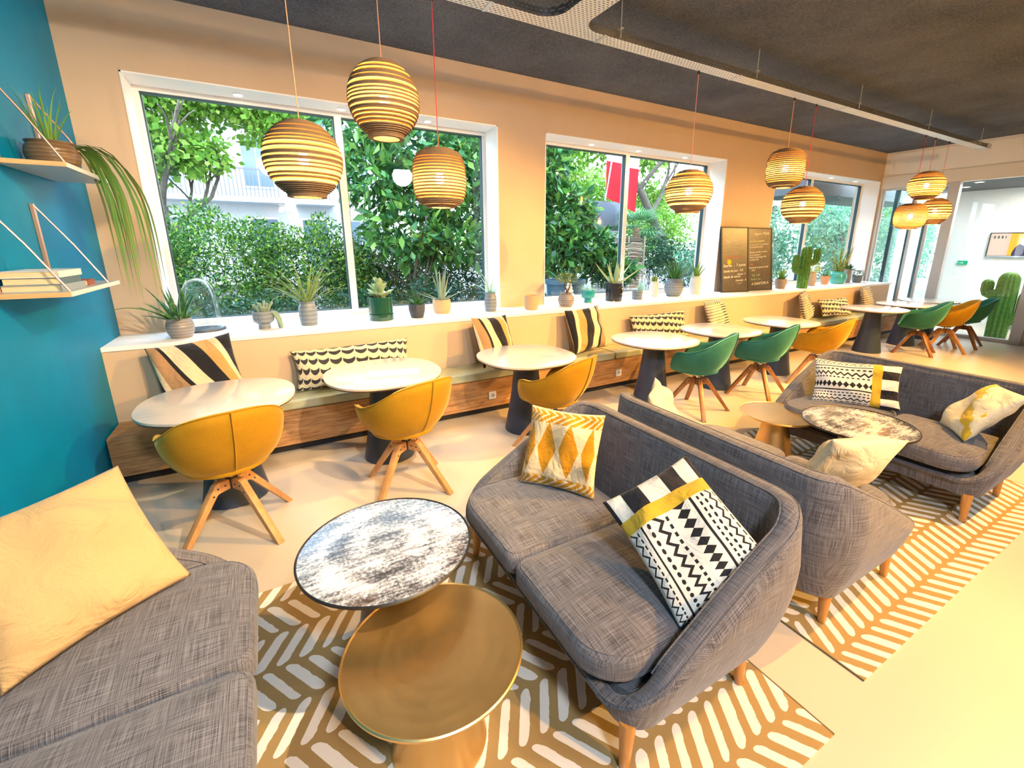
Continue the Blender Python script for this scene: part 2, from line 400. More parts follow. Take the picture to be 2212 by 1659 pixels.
# vestibule beyond
struct(MB().box(14.5, 14.65, 0.4, 4.62, 0, 3.0).box(XE+.12, 14.5, .4, .55, 0, 3.0).build('wall_entrance', M['white'], smooth=False), 'white wall of the entrance lobby')
struct(MB().box(XE+.1, 14.65, 0.4, 5.2, 3.0, 3.1).build('ceiling_entrance', mat('lobby_ceiling', (.10, .11, .12), .8), smooth=False), 'grey lobby ceiling')
lob = bpy.data.objects.new('window_5', None); link(lob); lob.location = (13, 5.2, 0); struct(lob, 'glazed outer side of the entrance lobby')
for x0 in (11.9, 12.8, 13.7, 14.5):
    o = MB().box(x0, x0+.07, 5.16, 5.24, 0, 3.0).build('mullion', M['dark_strip'], None, smooth=False); o.parent = lob; o.matrix_parent_inverse = Matrix.Translation(Vector(lob.location)).inverted()
o = MB().box(11.9, 14.55, 5.195, 5.2, 0, 3.0).build('pane', M['glass'], None, smooth=False); o.parent = lob; o.matrix_parent_inverse = Matrix.Translation(Vector(lob.location)).inverted()
lamp('lobby_light', 'AREA', (13.1, 2.6, 2.95), 70, (1, .97, .93), (13.1, 2.6, 0), size=1.6)

# recessed downlights in the window heads
M['bulbwhite'] = emit('downlight_glow', (1, .86, .62), 18)
ring = MB().lathe([(.034, 0), (.047, 0), (.047, -.006), (.038, -.008), (.034, 0)], 24).mesh('rim', M['white'])
disc = MB().lathe([(0, -.002), (.034, -.002)], 24).mesh('lens', M['bulbwhite'])
names = ['left', 'middle', 'right']
for wi, xl in enumerate(((-.02, .86, 1.75), (4.02, 4.87, 5.83), (8.9, 10.04, 11.0))):
    for k, x in enumerate(xl):
        t = thing('downlight', '%s of three recessed downlights in the head of the %s window' % (names[k], ['large first', 'second', 'third'][wi]), 'downlight', (x, 5.27, ZW-.012), 0, 'downlights in the window heads')
        inst('rim', ring, t); inst('lens', disc, t)
        lamp('downlight_beam', 'SPOT', (x, 5.27, ZW-.03), 26, (1, .82, .55), (x, 5.2, 0), spot_size=1.7, spot_blend=.8, shadow_soft_size=.03)
# ------------------------------------------------------------------ bench
t = thing('bench', 'long oak veneered bench with black plinth along the half wall', 'bench', (0, YB, 0))
def bench_panel(x0, x1):
    MB().box(x0+.001, x1-.001, 0, .022, .075, .382).build('front_panel', M['oak'], t, False, .002)
for x0, x1 in ((XT+.01, 1.05), (1.05, 3.25), (3.25, 5.5), (5.5, 7.8), (7.8, 9.8), (9.8, 11.4)):
    bench_panel(x0, x1)
MB().box(XT+.01, 11.4, .0221, YS-YB-.001, .35, .382).build('top_board', M['oak'], t, False)
MB().box(XT+.01, 11.4, .06, .09, 0, .075).build('plinth', M['black'], t, False)
MB().box(11.38, 11.40, .023, YS-YB-.002, .0, .349).build('end_panel', M['oak'], t, False)
for k, (x0, x1, lb) in enumerate(((-.33, 3.62, 'sage green bench pad nearest the teal wall'), (3.63, 7.55, 'sage green bench pad under the blackboards'), (7.56, 11.38, 'sage green bench pad nearest the glazed entrance'))):
    o = MB().rbox((0, 0, 0), (x1-x0-.006, YS-YB-.006, .085), .018, 3, 6).build('bench_pad', M['sage'], loc=((x0+x1)/2, (YB+YS)/2-.002, .4255))
    tag(o, lb, 'seat pad', 'seat pads on the bench')
M['plastic'] = mat('white_plastic', (.85, .85, .83), .35)
for x, lb in ((1.93, 'white socket in the bench front behind the second mustard chair'), (3.68, 'white socket in the bench front beside the first green chair')):
    s = thing('power_socket', lb, 'socket', (x, YB-.001, .205), 0, 'sockets in the bench front')
    MB().box(-.042, .042, -.010, 0, -.042, .042).build('plate', M['plastic'], s, False, .004)
    MB().lathe([(0, 0), (.021, 0), (.021, .003), (.024, .003)], 20).build('well', mat('socket_well', (.55, .55, .54), .5), s, rot=(R(90), 0, 0), loc=(0, -.0105, 0))
    MB().tube([(0, -.012, 0), (0, -.02, 0)], .004, 8).build('earth_pin', M['chrome'], s)

# ------------------------------------------------------------------ dining tables
def top_mat():
    m, nt, bs = new_mat('pale_oak_table_top'); co = tex_co(nt, 'Object', (1.5, 18, 18))
    f = X(nt, noise(nt, co, 3, 4, .6, dist=.4))
    nt.links.new(ramp(nt, f, [(.3, (.64, .55, .45)), (.7, (.74, .65, .54))]), bs.inputs['Base Color'])
    bs.inputs['Roughness'].default_value = .3; bs.inputs['Coat Weight'].default_value = .9; bs.inputs['Coat Roughness'].default_value = .12; return m
M['ttop'] = top_mat()
M['tedge'] = mat('dark_table_edge', (.09, .05, .03), .5)
M['ped'] = mat('slate_blue_pedestal', (.032, .048, .085), .38, bump=.05, bscale=200)
def squircle(a, b, n=64, e=2.35):
    p = []
    for k in range(n):
        t = 2*math.pi*k/n; c, s = math.cos(t), math.sin(t)
        p.append((a*abs(c)**(2/e)*(1 if c >= 0 else -1), b*abs(s)**(2/e)*(1 if s >= 0 else -1)))
    return p
top_me = MB().prism(squircle(.455, .455), .722, .740).mesh('table_top', M['ttop'], True, .003, 30)
edge_me = MB().prism(squircle(.449, .449), .712, .7215).mesh('edge_band', M['tedge'])
ped_me = MB().lathe([(0, 0), (.205, 0), (.208, .006), (.2, .05), (.172, .2), (.142, .4), (.122, .58), (.115, .70), (.16, .705), (.16, .7115), (0, .7115)], 48).mesh('pedestal', M['ped'], angle=30)
TAB = [(-.375, 3.57, 'first round bistro table in the corner by the teal wall'), (.74, 3.68, 'second round bistro table, the one with the menu cards'), (2.05, 3.60, 'third round bistro table, in front of the two striped cushions'),
       (3.68, 3.55, 'fourth round bistro table, with the nearest green chair'), (4.83, 3.58, 'fifth round bistro table, between the two nearer green chairs'), (6.12, 3.58, 'sixth round bistro table, below the two blackboards'),
       (8.77, 3.58, 'seventh round bistro table, with the dark pedestal in full view at the right'), (9.97, 3.55, 'eighth round bistro table, with the bright yellow chair'), (11.0, 3.62, 'ninth and farthest round bistro table, against the entrance screen')]
for x, y, lb in TAB:
    t = thing('bistro_table', lb, 'table', (x, y, 0), 0, 'bistro tables along the bench')
    inst('table_top', top_me, t); inst('edge_band', edge_me, t); inst('pedestal', ped_me, t)

# ------------------------------------------------------------------ swivel chairs
def velvet(name, col, shn):
    m, nt, bs = new_mat(name); co = tex_co(nt)
    n = X(nt, noise(nt, co, 260, 2, .7))*.6+X(nt, noise(nt, co, 7, 3, .6))*.4
    nt.links.new(ramp(nt, n, [(.35, [c*.82 for c in col]), (.65, [min(1, c*1.15) for c in col])]), bs.inputs['Base Color'])
    bs.inputs['Roughness'].default_value = .85; bs.inputs['Sheen Weight'].default_value = .5; bs.inputs['Sheen Roughness'].default_value = .35
    bs.inputs['Sheen Tint'].default_value = (*shn, 1); bs.inputs['Specular IOR Level'].default_value = .2
    add_bump(nt, bs, n, .2, .002); return m
M['mustard'] = velvet('mustard_velvet', (.40, .205, .008), (1, .8, .3))
M['green'] = velvet('bottle_green_velvet', (.028, .155, .118), (.45, 1, .8))
RIM = [(0, .475), (28, .485), (46, .63), (58, .68), (88, .70), (112, .755), (142, .855), (180, .885)]
def shell_pt(th, t, grow=0.0):
    """th: degrees from the front (+Y), t: 0 at the centre of the seat, 1 at the rim"""
    c = abs(((th+180) % 360)-180); rz = lerp_table(RIM, c); z0 = .412
    ph = t*math.pi/2
    rho = math.sin(ph)**.9; zeta = (1-math.cos(ph))**1.15
    a = .318+grow; b = (.30 if c > 90 else .275)+grow
    e = 2.5; ct, st = math.cos(R(th)), math.sin(R(th))
    k = (abs(st)**e+abs(ct)**e)**(-1/e)
    x = -a*st*k*rho; y = b*ct*k*rho
    if c > 90: y -= .055*((c-90)/90)*zeta
    return (x, y, z0+(rz-z0)*zeta-grow*(1-rho))
def chair_proto(material, legmat):
    v = []; f = []; NT, NP = 72, 14
    for j in range(NP+1):
        for i in range(NT): v.append(shell_pt(i*360/NT, max(.02, j/NP)))
    for j in range(NP):
        for i in range(NT): f.append((j*NT+i, j*NT+(i+1) % NT, (j+1)*NT+(i+1) % NT, (j+1)*NT+i))
    f.append(tuple(range(NT)))
    me = bpy.data.meshes.new('shell'); me.from_pydata(v, [], f); bm = bmesh.new(); bm.from_mesh(me)
    bmesh.ops.recalc_face_normals(bm, faces=bm.faces)
    bmesh.ops.solidify(bm, geom=list(bm.faces)+list(bm.edges)+list(bm.verts), thickness=.024)
    bmesh.ops.recalc_face_normals(bm, faces=bm.faces)
    bm.to_mesh(me); bm.free(); me.polygons.foreach_set('use_smooth', [True]*len(me.polygons)); me.materials.append(material)
    root = bpy.data.objects.new('swivel_chair', None); link(root)
    inst('shell', me, root)
    pad = MB().lathe([(0, .445), (.19, .445), (.222, .458), (.226, .474), (.205, .49), (.12, .5), (0, .503)], 40); pad.v = [(x, y*.98+.02, z) for x, y, z in pad.v]
    pad.build('seat_cushion', material, root)
    MB().tube([(p := Vector(shell_pt(180, t)), p+Vector((0, -.004, -.001)))[1] for t in [.42+.58*i/16 for i in range(17)]], .0045, 6).build('back_seam', material, root)
    MB().tube([Vector(shell_pt(i*5, 1.0))+Vector((0, 0, .001)) for i in range(73)], .004, 6).build('rim_piping', material, root)
    MB().lathe([(0, .372), (.024, .372), (.024, .402), (.07, .403), (.07, .409), (0, .409)], 20).build('swivel_post', M['chrome'], root)
    MB().lathe([(0, .30), (.03, .30), (.034, .31), (.034, .365), (.028, .372), (0, .372)], 20).build('hub', M['black'], root)
    poly = [(.026, .366), (.088, .372), (.112, .360), (.372, .004), (.366, 0), (.338, 0), (.112, .292), (.098, .302), (.026, .306)]
    lm = MB(); n = len(poly); v = [(r, s*.0205, z) for s in (-1, 1) for r, z in poly]
    lm.add(v, [tuple(range(n)), tuple(range(n, 2*n))[::-1]]+[(i, n+i, n+(i+1) % n, (i+1) % n) for i in range(n)])
    lme = lm.mesh('leg', legmat, True, .003, 30)
    bl = MB()
    for s in (-1, 1):
        for r, z in ((.055, .338), (.098, .335), (.128, .300)): bl.tube([(r, s*.0195, z), (r, s*.0222, z)], .006, 10)
    bme = bl.mesh('bolts', M['black'])
    for k in range(4):
        l = inst('leg', lme, root, rot=(0, 0, R(45+90*k))); inst('bolts', bme, l)
    return root
CH = {'y': chair_proto(M['mustard'], M['legwood']), 'g': chair_proto(M['green'], M['walnutleg'])}
used = set()
CHAIRS = [('y', -.34, 3.08, 14, -8, 'nearest mustard swivel chair, its back to the camera, at the first table'), ('y', .74, 3.08, 20, -6, 'mustard swivel chair at the table with the menu cards'),
          ('y', 2.02, 3.06, 24, 5, 'third mustard swivel chair, half hidden behind the grey sofa backs'), ('g', 3.90, 3.10, 24, 10, 'nearest bottle green swivel chair, at the fourth table'),
          ('g', 4.99, 3.10, 20, 12, 'second bottle green swivel chair, at the fifth table'), ('y', 6.08, 3.02, 14, 20, 'mustard swivel chair at the sixth table below the blackboards'),
          ('g', 9.33, 3.12, 22, 15, 'green swivel chair with turquoise sheen beside the dark pedestal table'), ('y', 10.02, 2.98, 26, 30, 'bright yellow swivel chair at the eighth table'),
          ('g', 10.75, 2.95, 24, 8, 'farthest green swivel chair beside the entrance screen')]
for kk, x, y, rz, legrz, lb in CHAIRS:
    o = CH[kk] if kk not in used else copy_tree(CH[kk]); used.add(kk)
    o.location = (x, y, 0); o.rotation_euler = (0, 0, R(rz)); tag(o, lb, 'chair', 'swivel chairs along the bench')
    k = 0
    for ch in o.children:
        if ch.name.split('.')[0] == 'leg': ch.rotation_euler = (0, 0, R(45+90*k+legrz-rz)); k += 1

# ------------------------------------------------------------------ sofas
M['linen'] = fabric('grey_linen', (.042, .042, .050), (.235, .225, .245))
SW, SD = 1.48, .945
def rr_loop(x0, x1, hw, rf, rb, n=10):
    """closed plan of the tub, counter-clockwise from the front-left; front is x0"""
    p = []
    def arc(cx, cy, r, a0, a1):
        for k in range(n+1):
            a = R(a0+(a1-a0)*k/n); p.append((cx+r*math.cos(a), cy+r*math.sin(a), math.cos(a), math.sin(a)))
    def seg(xa, ya, xb, yb, nx, ny, m):
        for k in range(1, m): p.append((xa+(xb-xa)*k/m, ya+(yb-ya)*k/m, nx, ny))
    arc(x0+rf, -hw+rf, rf, 180, 270); seg(x0+rf, -hw, x1-rb, -hw, 0, -1, 14)
    arc(x1-rb, -hw+rb, rb, 270, 360); seg(x1, -hw+rb, x1, hw-rb, 1, 0, 16)
    arc(x1-rb, hw-rb, rb, 0, 90); seg(x1-rb, hw, x0+rf, hw, 0, 1, 14)
    arc(x0+rf, hw-rf, rf, 90, 180); seg(x0, hw-rf, x0, -hw+rf, -1, 0, 16)
    return p
def sofa_proto():
    root = bpy.data.objects.new('sofa', None); link(root)
    P = rr_loop(.03, SD, SW/2, .17, .20)
    H = lambda x: .29+.51*min(1.0, max(0.0, (x-.03)/.85))**.8
    v = []; n = len(P); ring = None
    for (x, y, nx, ny) in P:
        h = H(x); back = max(0.0, nx); front = max(0.0, -nx)
        bi = .065+.045*back-.01*front
        th = .085-.02*front
        sec = []
        for k in range(8):
            z = .175+(h-.035-.175)*k/7; q = max(0.0, 1-(z-.175)/.42); d = bi*q**1.6-.022*math.sin(min(1, (z-.175)/.55)*math.pi)*(1-front)
            sec.append((d, z))
        sec += [(.004, h-.016), (.018, h-.003), (.035, h+.003), (th-.02, h), (th-.004, h-.014), (th+.004, h-.05), (th+.015, (h+.29)/2), (th+.03, .29)]
        ring = len(sec)
        for d, z in sec: v.append((x-nx*d, y-ny*d, z))
    f = []
    for i in range(n):
        j = (i+1) % n
        for k in range(ring-1): f.append((i*ring+k, j*ring+k, j*ring+k+1, i*ring+k+1))
    f.append(tuple(i*ring for i in range(n))[::-1]); f.append(tuple(i*ring+ring-1 for i in range(n)))
    b = MB(); b.v = v; b.f = f
    b.build('body', M['linen'], root, angle=60)
    # stitched seams along the inner and outer rim edges and at the back corners
    s = MB(); s.tube([(x-nx*.012, y-ny*.012, H(x)-.006) for x, y, nx, ny in P]+[(P[0][0]-P[0][2]*.012, P[0][1]-P[0][3]*.012, H(P[0][0])-.006)], .0032, 6)
    s.tube([(x-nx*.078, y-ny*.078, H(x)-.004) for x, y, nx, ny in P if x > .13], .0032, 6)
    s.build('rim_seam', M['linen'], root)
    for sg in (-1, 1):
        hx, hy, out = .35, .309, []
        for qx, qy, r_, a0 in ((1, 1, .06, 0), (-1, 1, .17 if sg > 0 else .05, 90), (-1, -1, .17 if sg < 0 else .05, 180), (1, -1, .06, 270)):
            for k in range(9):
                a = R(a0+90*k/8); out.append((qx*(hx-r_)+r_*math.cos(a), qy*(hy-r_)+r_*math.sin(a)))
        prof = [(.10, -.058), (.03, -.058), (.010, -.050), (.001, -.034), (0, -.01), (0, .018), (.004, .036), (.014, .049), (.032, .058), (.07, .067), (.13, .076), (.20, .083), (.27, .087)]
        cu = MB(); m_ = len(out)
        for d_, z_ in prof: cu.v += [(x*(1-d_/hx), y*(1-d_/hy), z_) for x, y in out]
        for i in range(len(prof)-1):
            for k in range(m_): cu.f.append((i*m_+k, i*m_+(k+1) % m_, (i+1)*m_+(k+1) % m_, (i+1)*m_+k))
        cu.f += [tuple(range(m_))[::-1], tuple((len(prof)-1)*m_+k for k in range(m_))]
        c_ = cu.build('seat_cushion', M['linen'], root, loc=(.350, sg*.3185, .386), angle=180)
        MB().tube([(x*(1-.016/hx), y*(1-.016/hy), .0505) for x, y in out+out[:1]], .0028, 6).build('piping', M['linen'], c_)
    leg = MB().lathe([(0, -.19), (.0165, -.19), (.018, -.186), (.030, 0), (0, 0)], 20).mesh('leg', M['orangeleg'])
    for x, sx in ((.115, -1), (.71, 1)):
        for sy in (-1, 1): inst('leg', leg, root, loc=(x, sy*.625, .19), rot=(R(3*sy), R(-4*sx), 0))
    return root
sofa = sofa_proto()
SOFAS = [(.755, 1.46, 0, 'dark grey linen sofa in the middle, with the diamond and zigzag cushions'), (-.188, 1.46, 180, 'grey linen sofa against the teal wall, with the plain yellow cushion'),
         (2.82, 1.46, 180, 'grey linen sofa seen from behind, back to back with the middle sofa'), (3.64, 1.44, 0, 'light grey linen sofa at the right, facing the coffee tables')]
for i, (x, y, rz, lb) in enumerate(SOFAS):
    o = sofa if i == 0 else copy_tree(sofa)
    o.location = (x, y, 0.008 if i != 1 else 0.008); o.rotation_euler = (0, 0, R(rz)); tag(o, lb, 'sofa', 'two-seat tub sofas')

# ------------------------------------------------------------------ coffee tables
def patina():
    m, nt, bs = new_mat('patinated_table_top'); co = tex_co(nt)
    sp = nt.nodes.new('ShaderNodeSeparateXYZ'); nt.links.new(co, sp.inputs[0])
    x, y = X(nt, sp.outputs[0]), X(nt, sp.outputs[1])
    r = (x*x+y*y).op('SQRT')
    wob = X(nt, noise(nt, co, 9, 4, .6)); cloud = X(nt, noise(nt, co, 5, 5, .65)); fine = X(nt, noise(nt, co, 70, 3, .7))
    mp = nt.nodes.new('ShaderNodeMapping'); mp.inputs['Rotation'].default_value = (0, 0, R(35)); mp.inputs['Scale'].default_value = (4, 30, 4); nt.links.new(co, mp.inputs[0])
    brush = X(nt, noise(nt, mp.outputs[0], 1.6, 4, .6, dist=.8))
    rings = ((r*46.0+wob*5.0).sin()*.5+.5)
    f = rings*.10+cloud*.52+brush*.46+(fine-.5)*.5
    nt.links.new(ramp(nt, f, [(.38, (.05, .055, .07)), (.50, (.30, .32, .36)), (.60, (.90, .92, .95))]), bs.inputs['Base Color'])
    nt.links.new(ramp(nt, f, [(.4, (.22,)*3), (.7, (.5,)*3)]), bs.inputs['Roughness']); bs.inputs['Metallic'].default_value = .45
    bs.inputs['Coat Weight'].default_value = .8; bs.inputs['Coat Roughness'].default_value = .12; return m
M['patina'] = patina()
def brushed(name, col, rough):
    m, nt, bs = new_mat(name); co = tex_co(nt)
    sp = nt.nodes.new('ShaderNodeSeparateXYZ'); nt.links.new(co, sp.inputs[0]); x, y = X(nt, sp.outputs[0]), X(nt, sp.outputs[1])
    r = (x*x+y*y).op('SQRT'); n = X(nt, noise(nt, co, 4, 4, .6))
    g = (r*130.0+n*10.0).sin()*.5+.5
    nt.links.new(mixc(nt, n, [c*.8 for c in col], [min(1, c*1.1) for c in col]), bs.inputs['Base Color'])
    bs.inputs['Metallic'].default_value = 1; nt.links.new((g*.02+n*.14+(rough-.06)).k, bs.inputs['Roughness'])
    return m
M['brushbrass'] = brushed('brushed_brass', (.84, .58, .24), .36)
M['bronze'] = brushed('dark_bronze', (.24, .21, .18), .36)
M['rimdark'] = mat('dark_rim', (.03, .028, .03), .35, metal=.5)
def coffee(x, y, z, r, topm, stemm, lb):
    t = thing('coffee_table', lb, 'coffee table', (x, y, .008), 0, 'nesting coffee tables')
    z -= .008
    MB().lathe([(0, z-.004), (r-.006, z-.004), (r-.002, z-.0005), (r, z-.003), (r-.001, z-.010), (r-.02, z-.014), (0, z-.014)], 96).build('table_top', topm, t, angle=25)
    MB().lathe([(r-.0075, z-.0035), (r-.003, z+.0006), (r+.0015, z-.003), (r, z-.0125), (r-.02, z-.0155)], 96).build('rim', M['rimdark'] if topm is M['patina'] else M['brushbrass'], t, angle=60)
    MB().lathe([(0, 0), (.168, 0), (.17, .005), (.16, .03), (.118, z*.55), (.092, z-.04), (.088, z-.02), (.12, z-.0158), (0, z-.0158)], 64).build('stem', stemm, t, angle=30)
coffee(.30, 1.71, .54, .348, M['patina'], M['bronze'], 'taller round coffee table with mottled black and white top, before the middle sofa')
coffee(.34, 1.235, .42, .302, M['brushbrass'], M['brushbrass'], 'low round brass coffee table in the foreground')
coffee(3.47, 1.38, .55, .345, M['patina'], M['bronze'], 'mottled round coffee table in front of the right-hand sofa')
coffee(3.50, 1.97, .42, .283, M['brushbrass'], M['brushbrass'], 'low brass coffee table beyond the back-to-back sofas')

# ------------------------------------------------------------------ rugs
def rug_mat():
    m, nt, bs = new_mat('herringbone_rug'); co = tex_co(nt)
    sp = nt.nodes.new('ShaderNodeSeparateXYZ'); nt.links.new(co, sp.inputs[0])
    x, y = X(nt, sp.outputs[0]), X(nt, sp.outputs[1])
    wob = X(nt, noise(nt, co, 22, 2, .6))-.5
    W_ = .20; PX = .088
    b = y/W_; row = b.fl(); v = b.fr()-.5
    sgn = (row*.5).fr()*4.0-1.0
    s = (x+sgn*v*W_*.60+wob*.010)/PX+row*.37
    cell = s.fl(); q = s.fr()-.5
    wn_ = nt.nodes.new('ShaderNodeTexWhiteNoise'); wn_.noise_dimensions = '2D'
    cmb = nt.nodes.new('ShaderNodeCombineXYZ'); nt.links.new(cell.k, cmb.inputs[0]); nt.links.new(row.k, cmb.inputs[1]); nt.links.new(cmb.outputs[0], wn_.inputs['Vector'])
    rn = X(nt, wn_.outputs[0])
    hw = rn*.010+.0175
    dl = ((v.ab()+wob*.05)*W_-(.088-hw*.8)).mx(0.0); dw = q.ab()*PX+wob*.006
    dash = (dl*dl+dw*dw) < (hw*hw); inside = 1.0
    fac = dash*inside
    wv = ((x*900.0).sin()*(y*900.0).sin())*.5+.5
    c = mixc(nt, fac, (.37, .245, .10), (.78, .73, .66)); c = mixc(nt, wv*.35, c, mixc(nt, fac, (.20, .15, .07), (.62, .60, .56)))
    nt.links.new(c, bs.inputs['Base Color']); bs.inputs['Roughness'].default_value = .95; bs.inputs['Specular IOR Level'].default_value = .1
    add_bump(nt, bs, fac*.5+wv, .35, .002); return m
M['rug'] = rug_mat(); M['rugedge'] = mat('rug_binding', (.16, .12, .06), .9)
def rug(x0, x1, y0, y1, lb):
    t = thing('rug', lb, 'rug', ((x0+x1)/2, (y0+y1)/2, 0), 0, 'herringbone rugs')
    w_, d = (x1-x0)/2, (y1-y0)/2
    MB().rbox((0, 0, .0035), (2*w_, 2*d, .007), .002, 1, 1).build('pile', M['rug'], t, False)
    
    for s in (-1, 1): MB().box(s*w_+(-.006 if s < 0 else 0), s*w_+(0 if s < 0 else .006), -d, d, .0005, .0075).build('binding', M['rugedge'], t, False)
rug(-1.05, 1.60, .52, 2.38, 'herringbone patterned rug under the brass table and the middle sofa')
rug(1.94, 4.75, .57, 2.42, 'herringbone patterned rug under the right-hand pair of sofas')
# ------------------------------------------------------------------ cushions
def cushion_base(nt, bs, c):
    co = tex_co(nt); n = noise(nt, co, 300, 2, .7)
    nt.links.new(mixc(nt, X(nt, n)*.25, c, (0, 0, 0)), bs.inputs['Base Color']); bs.inputs['Roughness'].default_value = .9
    bs.inputs['Specular IOR Level'].default_value = .15; bs.inputs['Sheen Weight'].default_value = .15
    add_bump(nt, bs, X(nt, noise(nt, co, 260, 2))*.06+X(nt, noise(nt, co, 7.5, 3, .55, dist=1.2)), .8, .03)
CREAM, BLK, TAN, CAR = (.80, .66, .45), (.022, .022, .028), (.45, .27, .14), (.62, .36, .13)
def m_bands(name, shift=0.0, flip=1):
    m, nt, bs = new_mat(name); u, v = uv_xy(nt)
    t = (u-.5)*flip+.5+(v-.5)*(.42 if shift == 0 else .24)+((v*3.0+shift).sin())*.04+shift*.1
    c = ramp(nt, t, [(0, BLK), (.07, CREAM), (.17, TAN), (.36, BLK), (.41, CREAM), (.56, BLK), (.72, CAR), (.86, CREAM), (.95, BLK)], 'CONSTANT')
    cushion_base(nt, bs, c); return m
def m_scallop(name, nu, nv):
    m, nt, bs = new_mat(name); u, v = uv_xy(nt)
    x = (u*nu).fr()-.5; y = (v*nv+(u*nu).fl()*.12).fr()
    lo = x*x*1.7+.10; hi = x*x*.95+.58
    f = (y > lo)*(y < hi)*(x.ab() < .46)
    cushion_base(nt, bs, mixc(nt, f, (.82, .72, .50), (.05, .05, .06))); return m
def m_lines(name):
    m, nt, bs = new_mat(name); u, v = uv_xy(nt)
    a = ((v*15.0).fr() < .42)*(u > .55); b = ((v*15.0).fr() < .16)*(u < .55)
    c = ((u*17.0).fr() < .38)*(v > .80)
    f = (a+b).mn(1.0)*(v < .80)+c
    cushion_base(nt, bs, mixc(nt, f, (.80, .69, .48), (.035, .035, .04))); return m
def m_diamond(name):
    m, nt, bs = new_mat(name); u, v = uv_xy(nt)
    x = ((u-.02)*4.2).fr()-.5
    d = (x.ab()*1.15+((v-.5)/.27).ab()*.5) < .5
    z = (((u*11.0)+((v*2.0).tri())*0+((((v-.82)/.13)-.5).ab())*1.4).fr() < .62)*v.between(.755, .955)
    z2 = (((u*11.0)+((((v-.115)/.13)-.5).ab())*1.4).fr() < .62)*v.between(.045, .205)
    f = (d+z+z2).mn(1.0)
    cushion_base(nt, bs, mixc(nt, f, (.80, .60, .36), (.60, .255, .010))); return m
def m_aztec(name):
    m, nt, bs = new_mat(name); u, v = uv_xy(nt)
    U = u/.62
    zz = lambda c, amp, w_, n: (v-c-((U*n).tri()-.5)*amp).ab() < w_
    st = lambda c, w_: (v-c).ab() < w_
    dash = lambda c, w_, n, duty: st(c, w_)*((U*n).fr() < duty)
    def dots(c, r, n):
        x = ((U*n).fr()-.5)/n*.62; y = v-c; return (x*x+y*y) < r*r
    blocks = st(.44, .055)*((((U*11.0).fr()-.5).ab()*2.0) > (((v-.44)/.055).ab()))
    f = zz(.92, .07, .016, 10)+dash(.85, .010, 16, .6)+st(.785, .010)+dots(.72, .016, 13)+zz(.63, .055, .018, 9)+dash(.56, .011, 14, .55)+blocks+st(.345, .011)+dash(.29, .010, 17, .6)+dots(.235, .014, 15)+zz(.155, .05, .016, 11)+dash(.07, .013, 12, .65)
    f = f.mn(1.0)
    wide = (((v*3.0)+.2).fr() < .48)
    c = mixc(nt, f, (.86, .82, .74), BLK)
    c = mixc(nt, u > .62, c, (.66, .43, .04))
    c = mixc(nt, u > .715, c, mixc(nt, wide, (.86, .82, .74), BLK))
    cushion_base(nt, bs, c); return m
def m_plain(name, col):
    m, nt, bs = new_mat(name); n = noise(nt, tex_co(nt), 3, 3)
    cushion_base(nt, bs, ramp(nt, n, [(.3, [c*.92 for c in col]), (.7, col)])); return m
def m_yellowpatch(name):
    m, nt, bs = new_mat(name); u, v = uv_xy(nt); n = X(nt, noise(nt, tex_co(nt, 'UV'), 3.0, 3))
    cushion_base(nt, bs, mixc(nt, ((u*.7+v*.6+n*.8).fr() < .22), (.86, .78, .56), (.78, .52, .04))); return m
def pillow(name, lb, size, th, material, loc, az=0, lean=20, roll=0, seed=1, group=None, pinch=.07, n=26):
    rnd = random.Random(seed); w_, h_ = size
    ph = [rnd.uniform(0, 6.28) for _ in range(6)]
    v = []; uv = []; f = []
    def wr(a, b):
        edge = min(1, (1-a*a)*(1-b*b)*3+.15)
        return .016*(math.sin(5.5*a+2.2*b+ph[0])*math.sin(3.1*b-1.7*a+ph[1])+.6*math.sin(9*a*b+ph[2]+3*b))*edge
    for side in (1, -1):
        for j in range(n+1):
            for i in range(n+1):
                a = math.sin((i/n-.5)*math.pi)*.55+(2*i/n-1)*.45; b = math.sin((j/n-.5)*math.pi)*.55+(2*j/n-1)*.45
                x = w_/2*a*(1-pinch*(1-b*b)*abs(a)**2); y = h_/2*b*(1-pinch*(1-a*a)*abs(b)**2)
                pr = max(0, (1-abs(a)**2.3)*(1-abs(b)**2.3))**.52
                z = side*(th/2*pr)+wr(a, b)*(1 if side > 0 else .5)*pr**.5 + .012*math.sin(3*a+ph[3])*math.sin(2.5*b+ph[4])
                v.append((x, y, z)); uv.append((i/n if side > 0 else 1-i/n, j/n))
        o = 0 if side > 0 else (n+1)**2
        for j in range(n):
            for i in range(n):
                q = (o+j*(n+1)+i, o+j*(n+1)+i+1, o+(j+1)*(n+1)+i+1, o+(j+1)*(n+1)+i)
                f.append(q if side > 0 else q[::-1])
    me = bpy.data.meshes.new(name); me.from_pydata(v, [], f)
    ul = me.uv_layers.new(name='UVMap')
    for l in me.loops: ul.data[l.index].uv = uv[l.vertex_index]
    bm = bmesh.new(); bm.from_mesh(me); bmesh.ops.remove_doubles(bm, verts=bm.verts, dist=1e-5); bmesh.ops.recalc_face_normals(bm, faces=bm.faces); bm.to_mesh(me); bm.free()
    me.polygons.foreach_set('use_smooth', [True]*len(me.polygons)); me.materials.append(material)
    o = bpy.data.objects.new(name, me); link(o); o.location = loc
    o.rotation_euler = (Matrix.Rotation(R(az), 3, 'Z') @ Matrix.Rotation(R(90-lean), 3, 'X') @ Matrix.Rotation(R(roll), 3, 'Z')).to_euler()
    return tag(o, lb, 'cushion', group)
mb1, mb2, mb3 = m_bands('banded_cloth_a', 0, 1), m_bands('banded_cloth_b', .6, 1), m_bands('banded_cloth_c', 1.1, -1)
